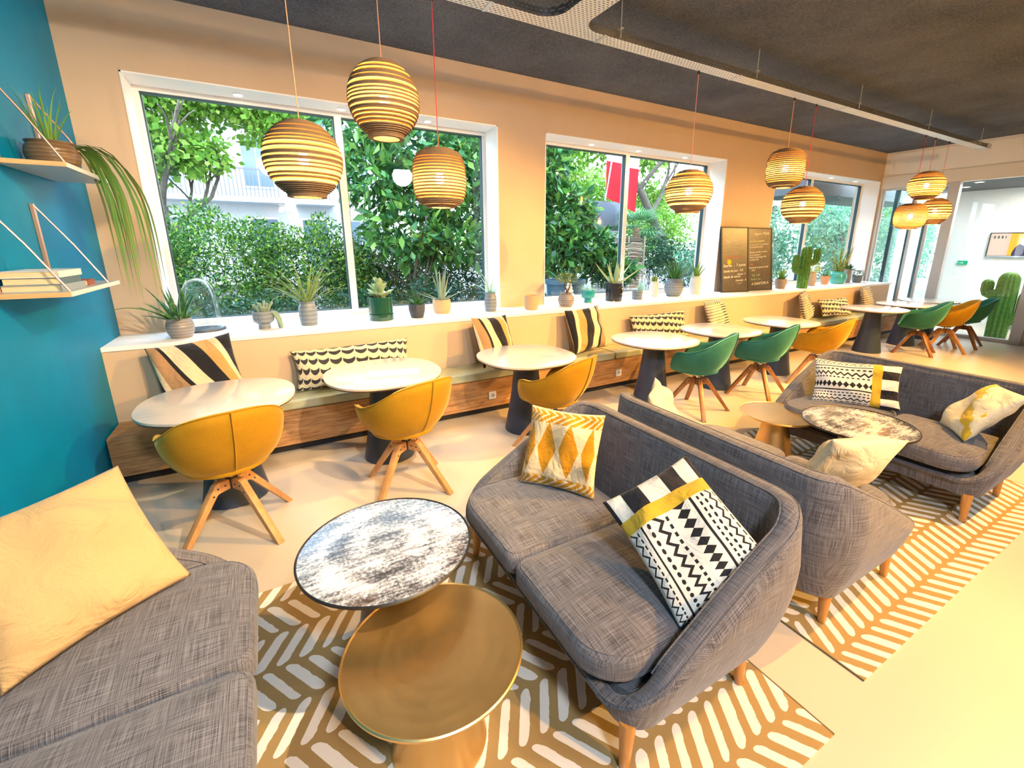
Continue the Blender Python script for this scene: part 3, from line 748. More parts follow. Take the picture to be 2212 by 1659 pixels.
msc, mli, maz, mdi = m_scallop('scallop_cloth', 12, 5), m_lines('line_cloth'), m_aztec('zigzag_cloth'), m_diamond('diamond_cloth')
mcr, myl, mye = m_plain('cream_cotton', (.86, .74, .50)), m_yellowpatch('yellow_patch_cotton'), m_plain('straw_yellow_cotton', (.66, .44, .20))
G = 'cushions on the bench'
pillow('cushion', 'brown, cream and black banded cushion in the corner behind the first table', (.56, .54), .17, mb1, (-.56, 4.32, .76), 6, 24, 7, 1, G)
pillow('cushion', 'long black scallop print cushion behind the menu-card table', (1.06, .37), .13, msc, (.63, 4.375, .665), 0, 18, 1, 2, G)
pillow('cushion', 'banded cushion turned sideways left of the third table', (.54, .54), .16, mb2, (2.05, 4.285, .755), 22, 20, -3, 3, G)
pillow('cushion', 'banded cushion right of the third table below the basket', (.56, .54), .16, mb3, (3.33, 4.345, .755), 6, 18, 3, 4, G)
pillow('cushion', 'long black scallop print cushion behind the fourth table', (1.06, .38), .13, msc, (4.62, 4.375, .67), 0, 18, 0, 5, G)
pillow('cushion', 'thin-striped cream cushion between the fifth and sixth tables', (.52, .50), .15, mli, (5.78, 4.355, .735), 8, 18, 3, 6, G)
pillow('cushion', 'thin-striped cream cushion leaning right of the blackboards', (.52, .50), .15, mli, (8.10, 4.33, .735), 18, 20, 4, 7, G)
pillow('cushion', 'scallop print cushion lying behind the seventh table', (1.0, .36), .14, msc, (9.10, 4.34, .645), 0, 30, -1, 8, G)
pillow('cushion', 'thin-striped cushion at the far right end of the bench', (.52, .50), .15, mli, (10.32, 4.355, .735), 10, 18, 0, 9, G)
G = 'cushions on the sofas'
pillow('cushion', 'straw yellow plain cushion on the sofa against the teal wall', (.52, .52), .16, mye, (-.71, 1.93, .69), 34, 38, 3, 11, G)
pillow('cushion', 'orange diamond and chevron cushion at the far end of the middle sofa', (.44, .44), .13, mdi, (1.27, 1.845, .675), -59, 21, 2, 12, G)
pillow('cushion', 'black and white zigzag cushion with mustard stripe on the middle sofa', (.52, .42), .13, maz, (1.285, 1.015, .668), -51, 50, 132, 13, G)
pillow('cushion', 'cream cushion at the near end of the sofa seen from behind', (.42, .42), .14, mcr, (2.53, 1.02, .635), 153, 28, 4, 14, G)
pillow('cushion', 'small cream tufted cushion peeping over the far end of the back-to-back sofas', (.42, .42), .14, mcr, (2.20, 1.98, .66), 40, 26, 0, 15, G)
pillow('cushion', 'black and white zigzag cushion with mustard stripe on the right-hand sofa', (.62, .38), .14, maz, (4.15, 1.72, .635), -55, 26, 0, 16, G)
pillow('cushion', 'cream cushion with yellow patches at the right end of the right-hand sofa', (.46, .44), .16, myl, (4.18, .96, .64), -150, 38, 6, 17, G)

# ------------------------------------------------------------------ menu cards
mcard = MB().rbox((0, 0, .002), (.40, .17, .004), .0015, 1, 1)
def menu_mat():
    m, nt, bs = new_mat('menu_print'); co = tex_co(nt); sp = nt.nodes.new('ShaderNodeSeparateXYZ'); nt.links.new(co, sp.inputs[0]); x, y = X(nt, sp.outputs[0]), X(nt, sp.outputs[1])
    ln = ((y*60.0).fr() < .35)*(x.ab() < .16)*(y.ab() < .06)*(X(nt, noise(nt, co, 60, 2)) > .5)
    band = y.between(.068, .075)
    c = mixc(nt, ln, (.80, .76, .80), (.45, .40, .50)); c = mixc(nt, band, c, (.6, .12, .14)); nt.links.new(c, bs.inputs['Base Color']); bs.inputs['Roughness'].default_value = .35; return m
M['menu'] = menu_mat()
tag(mcard.build('menu_card', M['menu'], None, False, loc=(.655, 3.375, .7405), rot=(0, 0, R(-12))), 'lilac menu card nearest the edge of the second bistro table', 'menu', 'menu cards')
tag(mcard.build('menu_card', mat('menu_white', (.84, .82, .80), .4), None, False, loc=(.80, 3.60, .7405), rot=(0, 0, R(-14))), 'white menu card lying farther back on the second bistro table', 'menu', 'menu cards')

# ------------------------------------------------------------------ cardboard pendants
M['cardboard'] = mat('corrugated_cardboard', (.19, .11, .05), .85, var=.12, vscale=30)
def lit_card():
    m = bpy.data.materials.new('cardboard_flutes'); m.use_nodes = True; nt = m.node_tree; nt.nodes.clear()
    t = nt.nodes.new('ShaderNodeBsdfTranslucent'); t.inputs[0].default_value = (.95, .50, .11, 1)
    d = nt.nodes.new('ShaderNodeBsdfDiffuse'); d.inputs[0].default_value = (.42, .25, .10, 1)
    tr = nt.nodes.new('ShaderNodeBsdfTransparent'); tr.inputs[0].default_value = (1, .78, .42, 1)
    a = nt.nodes.new('ShaderNodeMixShader'); a.inputs[0].default_value = .35; b = nt.nodes.new('ShaderNodeMixShader'); b.inputs[0].default_value = .20
    nt.links.new(t.outputs[0], a.inputs[1]); nt.links.new(d.outputs[0], a.inputs[2]); nt.links.new(a.outputs[0], b.inputs[1]); nt.links.new(tr.outputs[0], b.inputs[2])
    nt.links.new(b.outputs[0], nt.nodes.new('ShaderNodeOutputMaterial').inputs[0]); return m
M['flutes'] = lit_card()
M['bulb'] = emit('bulb_glow', (1, .74, .40), 140)
M['cord_o'] = mat('peach_cord', (.78, .36, .18), .7); M['cord_r'] = mat('red_cord', (.70, .03, .035), .6); M['cord_p'] = mat('pink_cord', (.80, .32, .28), .7)
TRAY_Y, TRAY_Z = 3.43, 3.40
def pendant(x, y, z, d, h, shape, cord, lb, seed, power=28):
    rnd = random.Random(seed); t = thing('pendant_lamp', lb, 'pendant lamp', (x, y, z), 0, 'corrugated cardboard pendant lamps')
    n = max(22, int(h/.0105)); step = h/n
    def rad(k):
        q = (k+.5)/n*2-1     # -1 bottom, 1 top
        if shape == 'ball':
            e = math.sqrt(max(0, 1-(q*.93-.03)**2)) if q < 0 else math.sqrt(max(0, 1-(q*.965)**2))
            return d/2*max(.22 if q > 0 else .50, e)
        e = (1-abs(q)**3.6*.62)**.62
        if q > .9 or q < -.9: e *= .88
        return d/2*max(.5, e)
    dark, lit = MB(), MB(); run = 0; on = False
    for k in range(n):
        q = (k+.5)/n
        if shape == 'ball':
            if run <= 0: on = not on; run = rnd.choice((1, 1, 2)) if on else rnd.choice((1, 1, 2, 2))
            run -= 1; g = on and .16 < q < .90
        else:
            g = (k % 2 == 0) and .12 < q < .88
        r = rad(k); z0 = -h/2+k*step; z1 = z0+step; w_ = .032
        if g: lit.lathe([(r-.007, z0), (r-.007, z1)], 56)
        else: dark.lathe([(r-w_, z0+.0008), (r, z0+.0008), (r, z1-.0008), (r-w_, z1-.0008), (r-w_, z0+.0008)], 56)
    dark.build('shade', M['cardboard'], t, angle=30); lit.build('lit_rings', M['flutes'], t, angle=30)
    top = rad(n-1)
    MB().lathe([(0, h/2+.001), (top-.01, h/2+.001), (top-.01, h/2-.006), (0, h/2-.006)], 40).build('top_cap', M['cardboard'], t, angle=30)
    MB().lathe([(0, .045), (.02, .04), (.032, .015), (.032, -.01), (.02, -.033), (0, -.04)], 20).build('bulb', M['bulb'], t)
    MB().lathe([(0, h/2), (.018, h/2-.002), (.018, .05), (.012, .042), (0, .042)], 16).build('socket', M['black'], t)
    MB().tube([(0, 0, h/2), (0, 0, TRAY_Z-z)], .0034, 8).build('cord', cord, t)
    MB().bar((0, 0, TRAY_Z-z-.03), (0, 0, TRAY_Z-z+.01), .012, .02).build('cord_clip', M['black'], t, False)
    l = lamp('bulb_light', 'POINT', (0, 0, -.055), power, (1, .62, .25), shadow_soft_size=.03); l.parent = t
pendant(.30, 3.43, 2.28, .475, .455, 'ball', M['cord_o'], 'large lower-left cardboard globe pendant on an orange cord before the first window', 5)
pendant(.84, 3.43, 2.70, .475, .475, 'ball', M['cord_o'], 'highest cardboard globe pendant of the nearest three', 8)
pendant(1.21, 3.43, 2.23, .395, .41, 'barrel', M['cord_r'], 'barrel-shaped cardboard pendant on a red cord before the first window', 3)
pendant(3.89, 3.43, 2.29, .475, .42, 'ball', M['cord_p'], 'single cardboard globe pendant before the second window', 21)
pendant(5.51, 3.43, 2.64, .42, .43, 'barrel', M['cord_o'], 'upper barrel-shaped cardboard pendant of the pair left of the third window', 3)
pendant(5.97, 3.43, 2.25, .49, .44, 'ball', M['cord_r'], 'lower cardboard globe pendant of the pair before the third window', 14)
pendant(9.36, 3.43, 2.69, .50, .43, 'ball', M['cord_p'], 'topmost cardboard globe of the far cluster of three pendants', 31)
pendant(9.01, 3.43, 2.21, .43, .39, 'barrel', M['cord_r'], 'barrel-shaped pendant at the left of the far cluster of three', 3)
pendant(9.88, 3.43, 2.32, .44, .42, 'ball', M['cord_p'], 'lower right cardboard globe of the far cluster of three pendants', 44)

# ------------------------------------------------------------------ cable tray under the ceiling
def perforated(name, col, metal, hole, uvscale, axes):
    m = bpy.data.materials.new(name); m.use_nodes = True; nt = m.node_tree; bs = nt.nodes['Principled BSDF']
    bs.inputs['Base Color'].default_value = (*col, 1); bs.inputs['Metallic'].default_value = metal; bs.inputs['Roughness'].default_value = .4
    co = tex_co(nt); sp = nt.nodes.new('ShaderNodeSeparateXYZ'); nt.links.new(co, sp.inputs[0])
    a, b = X(nt, sp.outputs[axes[0]])*uvscale[0], X(nt, sp.outputs[axes[1]])*uvscale[1]
    sh = (b.fl()*.5).fr(); f = (((a+sh).fr()-.5).ab() < hole[0])*((b.fr()-.5).ab() < hole[1])
    tr = nt.nodes.new('ShaderNodeBsdfTransparent'); mx = nt.nodes.new('ShaderNodeMixShader')
    nt.links.new(f.k, mx.inputs[0]); nt.links.new(bs.outputs[0], mx.inputs[1]); nt.links.new(tr.outputs[0], mx.inputs[2])
    nt.links.new(mx.outputs[0], nt.nodes['Material Output'].inputs[0]); return m
M['trayb'] = perforated('perforated_galvanised', (.80, .84, .83), .15, (.30, .16), (26, 42), (0, 1))
M['trays'] = perforated('perforated_side', (.10, .10, .10), .5, (.28, .18), (26, 42), (0, 2))
M['trays2'] = perforated('perforated_side_y', (.10, .10, .10), .5, (.28, .18), (26, 42), (1, 2))
M['galv'] = mat('galvanised_steel', (.6, .62, .62), .35, metal=.7)
tr = thing('cable_tray', 'perforated galvanised cable tray with a side branch hanging under the ceiling', 'cable tray', (0, 0, TRAY_Z))
Y0, Y1, XE_ = 3.295, 3.435, 11.15; RC = .17; BX0, BX1 = 2.13, 2.36
poly = [(-1.1, Y1), (-1.1, Y0), (BX0-RC, Y0)]
poly += [(BX0-RC+RC*math.sin(R(a)), Y0-RC+RC*math.cos(R(a))) for a in range(10, 91, 10)]
poly += [(BX0, 0.0), (BX1, 0.0)]
poly += [(BX1+RC-RC*math.cos(R(a)), Y0-RC+RC*math.sin(R(a))) for a in range(0, 91, 10)]
poly += [(XE_, Y0), (XE_, Y1)]
def plate(name, poly, mt):
    b = MB(); b.v = [(x, y, 0) for x, y in poly]; b.f = [tuple(range(len(poly)))]
    me = bpy.data.meshes.new(name); me.from_pydata(b.v, [], b.f); bm = bmesh.new(); bm.from_mesh(me); bmesh.ops.triangulate(bm, faces=bm.faces); bm.to_mesh(me); bm.free()
    me.materials.append(mt); return inst(name, me, tr)
plate('tray_floor', poly, M['trayb'])
def wall_strip(name, pts, mt, z0=0.0, z1=.062):
    v = [(x, y, z) for x, y in pts for z in (z0, z1)]; f = [(2*i, 2*i+2, 2*i+3, 2*i+1) for i in range(len(pts)-1)]
    me = bpy.data.meshes.new(name); me.from_pydata(v, [], f); me.materials.append(mt); return inst(name, me, tr)
wall_strip('side_rail', [(-1.1, Y1), (XE_, Y1)], M['trays']); wall_strip('side_rail', [(BX1+RC, Y0), (XE_, Y0)], M['trays'])
wall_strip('side_rail', [(-1.1, Y0), (BX0-RC, Y0)], M['trays'])
wall_strip('corner_rail', poly[2:12], M['trays']); wall_strip('corner_rail', poly[13:23], M['trays'])
wall_strip('side_rail', [(BX0, Y0-RC), (BX0, 0)], M['trays2']); wall_strip('side_rail', [(BX1, Y0-RC), (BX1, 0)], M['trays2'])
for x in (1.60, 2.62, 4.35, 6.4, 8.4):
    MB().box(x-.012, x+.012, Y0-.004, Y1+.004, -.004, .002).build('joint_plate', M['galv'], tr, False)
MB().box(XE_-.14, XE_+.02, Y0-.012, Y1+.012, -.012, .075).build('end_box', M['galv'], tr, False, .003)
for x in (-.5, 2.75, 4.55, 6.6, 8.6, 10.6):
    h = MB(); h.tube([(x, Y0-.03, 0), (x, Y0-.03, ZC-TRAY_Z)], .005, 8).box(x-.015, x+.015, Y0-.05, Y0+.02, .06, .066)
    h.build('hanger', M['galv'], tr, False)

# ------------------------------------------------------------------ shelves on the teal wall
M['shelf'] = mat('grey_lacquer', (.42, .45, .46), .35); M['edge'] = wood('warm_lit_edge', (.62, .36, .14), (.74, .47, .2), (3, 3, 30))  # shelf-end edge: orange of the warm light painted into its colour
def shelf(y0, y1, z, yb, lb):
    t = thing('wall_shelf', lb, 'shelf', (XT, (y0+y1)/2, z), 0, 'shelves on the teal wall'); L = (y1-y0)/2; D = .285
    MB().box(.004, D-.003, -L+.003, L-.003, -.024, 0).build('board', M['shelf'], t, False)
    
    for q in (-L, L-.0029): MB().box(.004, D, q, q+.0029, -.0242, .0002).build('end_edge', M['edge'], t, False)
    MB().box(D-.0029, D, -L+.003, L-.003, -.0242, .0002).build('front_edge', M['frame'], t, False)
    for y in yb:
        yy = y-(y0+y1)/2
        p = MB().box(.001, .02, yy-.011, yy+.011, .0, .47).build('upright', M['copper'], t, False, .002)
        MB().tube([(.02, yy, .455), (.15, yy, .235), (D-.015, yy, .0)], .0055, 8).build('stay_rod', M['copper'], p)
shelf(3.57, 4.45, 2.19, (3.62, 4.27), 'upper grey wall shelf carrying the trailing plant')
shelf(3.17, 4.10, 1.515, (3.22, 3.90), 'lower grey wall shelf carrying the stack of books')
M['paper'] = mat('book_pages', (.78, .58, .32), .8, stretch=(1, 1, 60), var=.12, vscale=20)
def book(loc, w_, d, h, cov, lb, rz=0):
    t = thing('book', lb, 'book', loc, R(rz), 'books on the lower shelf')
    MB().box(-w_/2+.004, w_/2-.003, -d/2+.004, d/2-.004, .003, h-.003).build('pages', M['paper'], t, False)
    c = MB().box(-w_/2, w_/2, -d/2, d/2, 0, .003).box(-w_/2, w_/2, -d/2, d/2, h-.003, h).box(w_/2-.003, w_/2+.001, -d/2, d/2, 0, h)
    c.build('cover', cov, t, False)
bk = [mat('book_slate', (.30, .36, .40), .5), mat('book_white', (.72, .74, .72), .5), mat('book_navy', (.10, .16, .20), .5), mat('book_red', (.33, .07, .02), .5)]
book((-1.035, 3.42, 1.515), .225, .33, .034, bk[0], 'bottom book of the stack on the lower shelf', -2)
book((-1.038, 3.42, 1.549), .218, .31, .036, bk[2], 'middle book of the stack on the lower shelf', 1)
book((-1.035, 3.42, 1.585), .22, .32, .034, bk[1], 'pale top book of the stack on the lower shelf', -1)
book((-.985, 3.72, 1.515), .12, .17, .032, bk[3], 'small red-brown book beside the stack on the lower shelf', 4)
# ------------------------------------------------------------------ plants
def blade(mb, base, az, el, L, w_, droop, seg=8, fold=.25, thick=0.0, kind='lance', twist=0):
    """one leaf: curved strip with a folded midrib; thick > 0 gives a fleshy triangular section"""
    p = Vector(base); ca, sa = math.cos(az), math.sin(az); side = Vector((-sa, ca, 0)); v = []; f = []
    for i in range(seg+1):
        t = i/seg; a = el-droop*t*t
        d = Vector((ca*math.cos(a), sa*math.cos(a), math.sin(a))); nrm = side.cross(d)*-1
        nrm = Vector((-ca*math.sin(a), -sa*math.sin(a), math.cos(a)))
        if kind == 'sword': ww = w_*(1-t)**.75*(1-.25*(1-t)**6)
        elif kind == 'spoon': ww = w_*(math.sin(math.pi*min(1, .06+t*.94))**.7)*(.45+.75*t)
        elif kind == 'grass': ww = w_*(1-t**2.2)
        else: ww = w_*math.sin(math.pi*(.12+.88*t))**.8
        ww = max(ww, .0006); sd = side*math.cos(twist*t)+nrm*math.sin(twist*t)
        v += [p-sd*ww/2+nrm*ww*fold, p+sd*ww/2+nrm*ww*fold]
        if thick: v += [p+nrm*ww*fold*.3, p-nrm*thick*(1-t)**.6]
        else: v += [p]
        p = p+d*(L/seg)
    k = 4 if thick else 3
    for i in range(seg):
        a, b = i*k, (i+1)*k
        f += [(a, a+2, b+2, b), (a+2, a+1, b+1, b+2)]
        if thick: f += [(a, b, b+3, a+3), (a+1, a+3, b+3, b+1)]
    mb.add(v, f); return mb
LM = {'deep': leaf_mat('deep_green_leaf', [(0, (.025, .11, .025)), (1, (.08, .22, .05))], .12, .35),
      'fresh': leaf_mat('fresh_green_leaf', [(0, (.10, .27, .04)), (1, (.26, .42, .09))], .25, .4),
      'pale': leaf_mat('pale_green_leaf', [(0, (.36, .50, .24)), (1, (.55, .62, .38))], .15, .45),
      'grey': leaf_mat('grey_green_leaf', [(0, (.20, .31, .22)), (1, (.34, .42, .30))], .12, .5),
      'mint': leaf_mat('mint_leaf', [(0, (.28, .55, .42)), (1, (.52, .72, .60))], .2, .5),
      'olive': leaf_mat('olive_leaf', [(0, (.10, .17, .03)), (1, (.28, .33, .07))], .2, .45),
      'yellow': leaf_mat('yellow_green_leaf', [(0, (.42, .45, .06)), (1, (.62, .58, .14))], .2, .45)}
def stripe_leaf(name, dark, light, edge=None):
    m, nt, bs = new_mat(name); co = tex_co(nt); n = X(nt, noise(nt, co, 40, 2, .6)); c = mixc(nt, n > .52, dark, light)
    nt.links.new(c, bs.inputs['Base Color']); bs.inputs['Roughness'].default_value = .4; return m
LM['zebra'] = stripe_leaf('banded_leaf', (.03, .12, .035), (.10, .25, .07)); LM['snake'] = stripe_leaf('snake_leaf', (.12, .22, .05), (.50, .48, .10))
M['soil'] = mat('dark_soil', (.05, .03, .02), .95, var=.4, vscale=60, bump=.5, bscale=80)
def glaze(name, c1, c2, rough=.35, rings=40):
    m, nt, bs = new_mat(name); co = tex_co(nt); sp = nt.nodes.new('ShaderNodeSeparateXYZ'); nt.links.new(co, sp.inputs[0]); z = X(nt, sp.outputs[2])
    n = X(nt, noise(nt, co, 14, 4, .6)); g = (z*float(rings)*6.28+n*3).sin()*.5+.5
    nt.links.new(mixc(nt, g*.5+n*.5, c1, c2), bs.inputs['Base Color']); bs.inputs['Roughness'].default_value = rough; add_bump(nt, bs, g, .35, .003); return m
PM = {'grey': glaze('grey_stoneware', (.16, .15, .15), (.33, .31, .30)), 'blue': glaze('blue_grey_stoneware', (.12, .15, .18), (.26, .29, .32), .4, 25), 'pale': glaze('pale_stoneware', (.45, .42, .38), (.66, .62, .56), .45),
      'greenglass': mat('bottle_green_glaze', (.012, .07, .04), .12, coat=.6), 'dark': mat('dark_grey_pot', (.045, .05, .065), .45, bump=.1), 'teal': mat('teal_glaze', (.01, .28, .32), .2, coat=.5),
      'black': mat('black_glaze', (.02, .022, .03), .25, coat=.3), 'terra': mat('terracotta', (.55, .27, .13), .8, var=.1), 'aqua': glaze('aqua_glaze', (.02, .34, .28), (.16, .56, .48), .15, 4),
      'brown': glaze('brown_stoneware', (.10, .06, .03), (.24, .15, .08), .28, 45), 'taupe': glaze('taupe_stoneware', (.30, .22, .16), (.45, .35, .27), .5)}
def weave_mat():
    m, nt, bs = new_mat('woven_seagrass'); co = tex_co(nt); sp = nt.nodes.new('ShaderNodeSeparateXYZ'); nt.links.new(co, sp.inputs[0])
    x, y, z = (X(nt, sp.outputs[i]) for i in range(3)); a = y.op('ARCTAN2', x)
    f = ((a*22.0).sin()*(z*420.0).sin())*.5+.5
    nt.links.new(mixc(nt, f, (.38, .21, .09), (.76, .55, .32)), bs.inputs['Base Color']); bs.inputs['Roughness'].default_value = .85; add_bump(nt, bs, f, .6, .006); return m
PM['weave'] = weave_mat()
PROF = {'bowl': [(.72, 0), (.95, .3), (1.0, .55), (.93, .8), (.84, .9), (.90, 1.0)], 'vase': [(.86, 0), (.92, .08), (1, .35), (.98, .75), (.82, .9), (.88, 1.0)], 'tumbler': [(.9, 0), (.93, .1), (1, 1.0)],
        'cup': [(.72, 0), (.80, .12), (.97, .5), (1, 1.0)], 'foot': [(.58, 0), (.56, .26), (.62, .30), (.95, .44), (1, .65), (1, 1.0)], 'ring': [(.96, 0), (1, .02), (1, .26), (.92, .29), (1, .32), (1, 1.0)],
        'basket': [(.78, 0), (.96, .25), (1, .6), (.95, 1.0)], 'belly': [(.66, 0), (.9, .2), (1, .5), (.9, .82), (.72, .92), (.80, 1.0)], 'cyl': [(.9, 0), (.99, .05), (1, 1.0)], 'taper': [(.66, 0), (1, .9), (1.06, .9), (1.06, 1.0)]}
def pot(t, kind, r, h, material, soil=True, seg=40):
    P = [(a*r, b*h) for a, b in PROF[kind]]
    # smooth the profile
    Q = [(0, 0)]
    for i in range(len(P)-1):
        for k in range(4):
            s = k/4; Q.append((P[i][0]+(P[i+1][0]-P[i][0])*s, P[i][1]+(P[i+1][1]-P[i][1])*s))
    Q.append(P[-1]); rt_ = P[-1][0]
    Q += [(rt_-.004, h+.002), (rt_-.010, h), (rt_-.012, h*.84), (0, h*.84)]
    MB().lathe(Q, seg).build('pot', material, t, angle=35)
    if soil: MB().lathe([(0, h*.88), (rt_*.55, h*.89), (rt_-.013, h*.87), (rt_-.013, h*.85), (0, h*.85)], 24).build('soil', M['soil'], t)
    return h*.88
def rosette(t, z, n, L, w_, el, droop, m, seed, kind='sword', thick=.0, r0=.02, seg=8, fold=.25, joined=False, azr=(0, 360)):
    rnd = random.Random(seed); J = MB()
    for i in range(n):
        az = R(azr[0]+(azr[1]-azr[0])*((i*137.5 % 360)/360)+rnd.uniform(-12, 12)); e = R(rnd.uniform(*el)); l = rnd.uniform(*L); d = R(rnd.uniform(*droop))
        q = r0*rnd.uniform(.4, 1); mb = J if joined else MB()
        blade(mb, (q*math.cos(az), q*math.sin(az), z), az, e, l, w_*rnd.uniform(.8, 1.15), d, seg, fold, thick, kind, twist=rnd.uniform(-.4, .4) if kind == 'grass' else 0)
        if not joined: mb.build('leaf', m, t, angle=60)
    if joined: o = J.build('foliage', m, t, angle=60); o['kind'] = 'stuff'
def cluster(t, z, n, rx, rz, size, m, seed, cz=0):
    """small round-leaved bush as one foliage mesh"""
    rnd = random.Random(seed); J = MB()
    for i in range(n):
        a = rnd.uniform(0, 6.283); u = rnd.uniform(-1, 1); rr = rnd.uniform(.55, 1)**.5; s = math.sqrt(1-u*u)*rr
        blade(J, (rx*s*math.cos(a), rx*s*math.sin(a), z+cz+rz*u*rr), a+rnd.uniform(-1, 1), rnd.uniform(-.3, 1.2), size*rnd.uniform(.7, 1.3), size*.55, .5, 3, .15, 0, 'lance')
    o = J.build('foliage', m, t, angle=60); o['kind'] = 'stuff'
GP = 'plants on the window ledge'
def plant(x, y, lb, name='potted_plant', cat='plant', grp=GP, z=ZS): return thing(name, lb, cat, (x, y, z), 0, grp)
t = plant(-.68, 4.70, 'spiky gasteria in a grey stoneware pot beside the glass cloche', 'potted_succulent'); z = pot(t, 'bowl', .10, .165, PM['grey'])
rosette(t, z-.01, 26, (.22, .36), .040, (22, 84), (0, 30), LM['zebra'], 1, 'sword', .010, .03)
b_ = MB(); blade(b_, (-.02, 0, z), R(188), R(34), .46, .026, R(75), 10, .2, .008, 'sword'); b_.build('leaf', LM['fresh'], t, angle=60)
t = thing('glass_cloche', 'tall clear glass cloche on a dark round base', 'cloche', (-.55, 5.02, ZS))
MB().lathe([(.150, .018), (.148, .12), (.140, .26), (.122, .37), (.085, .44), (.04, .468), (0, .474)], 48).build('dome', M['cloche'], t, angle=80)
MB().lathe([(0, 0), (.165, 0), (.168, .004), (.165, .016), (0, .017)], 48).build('base', PM['dark'], t)
t = plant(-.07, 4.83, 'trailing sedum in a small footed face pot', 'potted_succulent'); z = pot(t, 'foot', .088, .165, PM['blue'])
rnd = random.Random(4)
for i in range(22):
    a = rnd.uniform(0, 6.28); l = rnd.uniform(.05, .11); tr_ = i > 17; mb = MB(); pts = []
    for k in range(6):
        q = k/5
        if tr_: pts.append((.06+.07*q+.02*math.sin(i+q), (-.03+.02*(i-19))*1.0, z+.03*math.sin(q*3)-.20*q*q*(1 if i % 2 else .7)))
        else: pts.append(((.05+l*.7*q)*math.cos(a)*.8, (.05+l*.7*q)*math.sin(a)*.8, z+l*math.sin(q*1.5)))
    mb.tube(pts, [.009, .010, .011, .012, .013, .008], 7); mb.build('stem', LM['grey'], t)
MB().tube([(-.03, -.083, .125), (-.028, -.094, .105), (-.02, -.088, .09)], .006, 6).tube([(-.05, -.075, .135), (-.035, -.085, .138)], .004, 6).tube([(-.01, -.088, .138), (.008, -.087, .135)], .004, 6).build('face_relief', PM['blue'], t)
t = plant(.31, 4.86, 'arching grass-leaved plant in a ribbed grey vase', 'potted_grass'); z = pot(t, 'vase', .083, .23, PM['blue'])
rosette(t, z, 52, (.34, .56), .016, (22, 80), (15, 95), LM['olive'], 7, 'grass', 0, .03, 9, .2)
t = plant(1.0, 4.84, 'fleshy pale green paddle plant in a dark green glazed planter', 'potted_succulent'); z = pot(t, 'ring', .125, .24, PM['greenglass'])
for k, (n, l, el, dr, z0) in enumerate(((9, .17, (25, 45), (0, 20), 0), (8, .15, (45, 70), (0, 10), .05), (6, .13, (65, 85), (0, 5), .10))): rosette(t, z+z0, n, (l*.8, l*1.1), .085, el, dr, LM['pale'], 20+k, 'spoon', .012, .02, 8, .18)
t = plant(1.37, 4.80, 'small dark agave in a faceted charcoal pot', 'potted_succulent'); z = pot(t, 'cup', .09, .145, PM['dark'], seg=10)
rosette(t, z, 24, (.10, .19), .026, (10, 80), (0, 25), LM['deep'], 9, 'sword', .006, .015)
t = plant(1.72, 5.0, 'tall spindly aloe in a pale woven basket', 'potted_succulent'); z = pot(t, 'basket', .105, .155, PM['weave'])
rosette(t, z, 9, (.30, .48), .046, (66, 88), (-8, 14), LM['grey'], 12, 'sword', .014, .025); rosette(t, z, 5, (.26, .38), .022, (8, 35), (-10, 20), LM['grey'], 13, 'sword', .008, .03)
t = plant(2.27, 4.84, 'mint green spider-leaved plant in a slim grey vase at the window edge', 'potted_plant'); z = pot(t, 'vase', .072, .22, PM['blue'])
rosette(t, z, 22, (.16, .32), .018, (20, 85), (20, 80), LM['mint'], 15, 'grass', 0, .02, 8, .2)
t = thing('woven_basket', 'small empty woven basket on the ledge between the first two windows', 'basket', (2.76, 4.72, ZS)); pot(t, 'basket', .09, .175, PM['weave'], False)
t = plant(3.29, 4.74, 'miniature bonsai tree in a squat grey pot', 'bonsai'); z = pot(t, 'belly', .105, .17, PM['grey'])
tk = MB().tube([(0, 0, z), (.005, 0, z+.06), (-.02, .01, z+.12), (-.03, 0, z+.17)], [.010, .009, .008, .006], 8).tube([(.01, 0, z), (.025, .0, z+.05), (.05, .0, z+.10), (.06, 0, z+.16)], [.010, .009, .008, .005], 8); tk.build('trunk', mat('bonsai_bark', (.12, .06, .03), .9), t)
cluster(t, z+.20, 260, .135, .065, .036, LM['olive'], 16)
t = plant(3.80, 4.95, 'fine-leaved plant in a small teal footed pot', 'potted_plant'); z = pot(t, 'foot', .092, .165, PM['teal']); rosette(t, z, 60, (.07, .17), .012, (10, 85), (10, 90), LM['mint'], 18, 'grass', 0, .06, 6, .2, True)
t = plant(4.25, 4.94, 'spreading aloe in a black planter moulded as a face', 'potted_succulent'); z = pot(t, 'cyl', .118, .25, PM['black'])
fc = MB()
for s in (-1, 1): fc.tube([(s*.03+.0, -.116, .19), (s*.05, -.112, .20), (s*.075, -.098, .185)], .007, 6); fc.tube([(s*.035, -.116, .165), (s*.055, -.110, .155), (s*.072, -.098, .165)], .005, 6); fc.tube([(s*.118, .01, .16), (s*.135, .0, .15), (s*.135, 0, .12), (s*.118, .01, .105)], .009, 6)
fc.tube([(0, -.118, .18), (0, -.132, .14), (0, -.135, .125), (0, -.118, .118)], .012, 8); fc.tube([(-.035, -.117, .08), (0, -.127, .085), (.035, -.117, .08)], .008, 6); fc.tube([(-.028, -.117, .068), (0, -.125, .063), (.028, -.117, .068)], .008, 6)
o = fc.build('face_relief', PM['black'], t); o.rotation_euler = (0, 0, R(18))
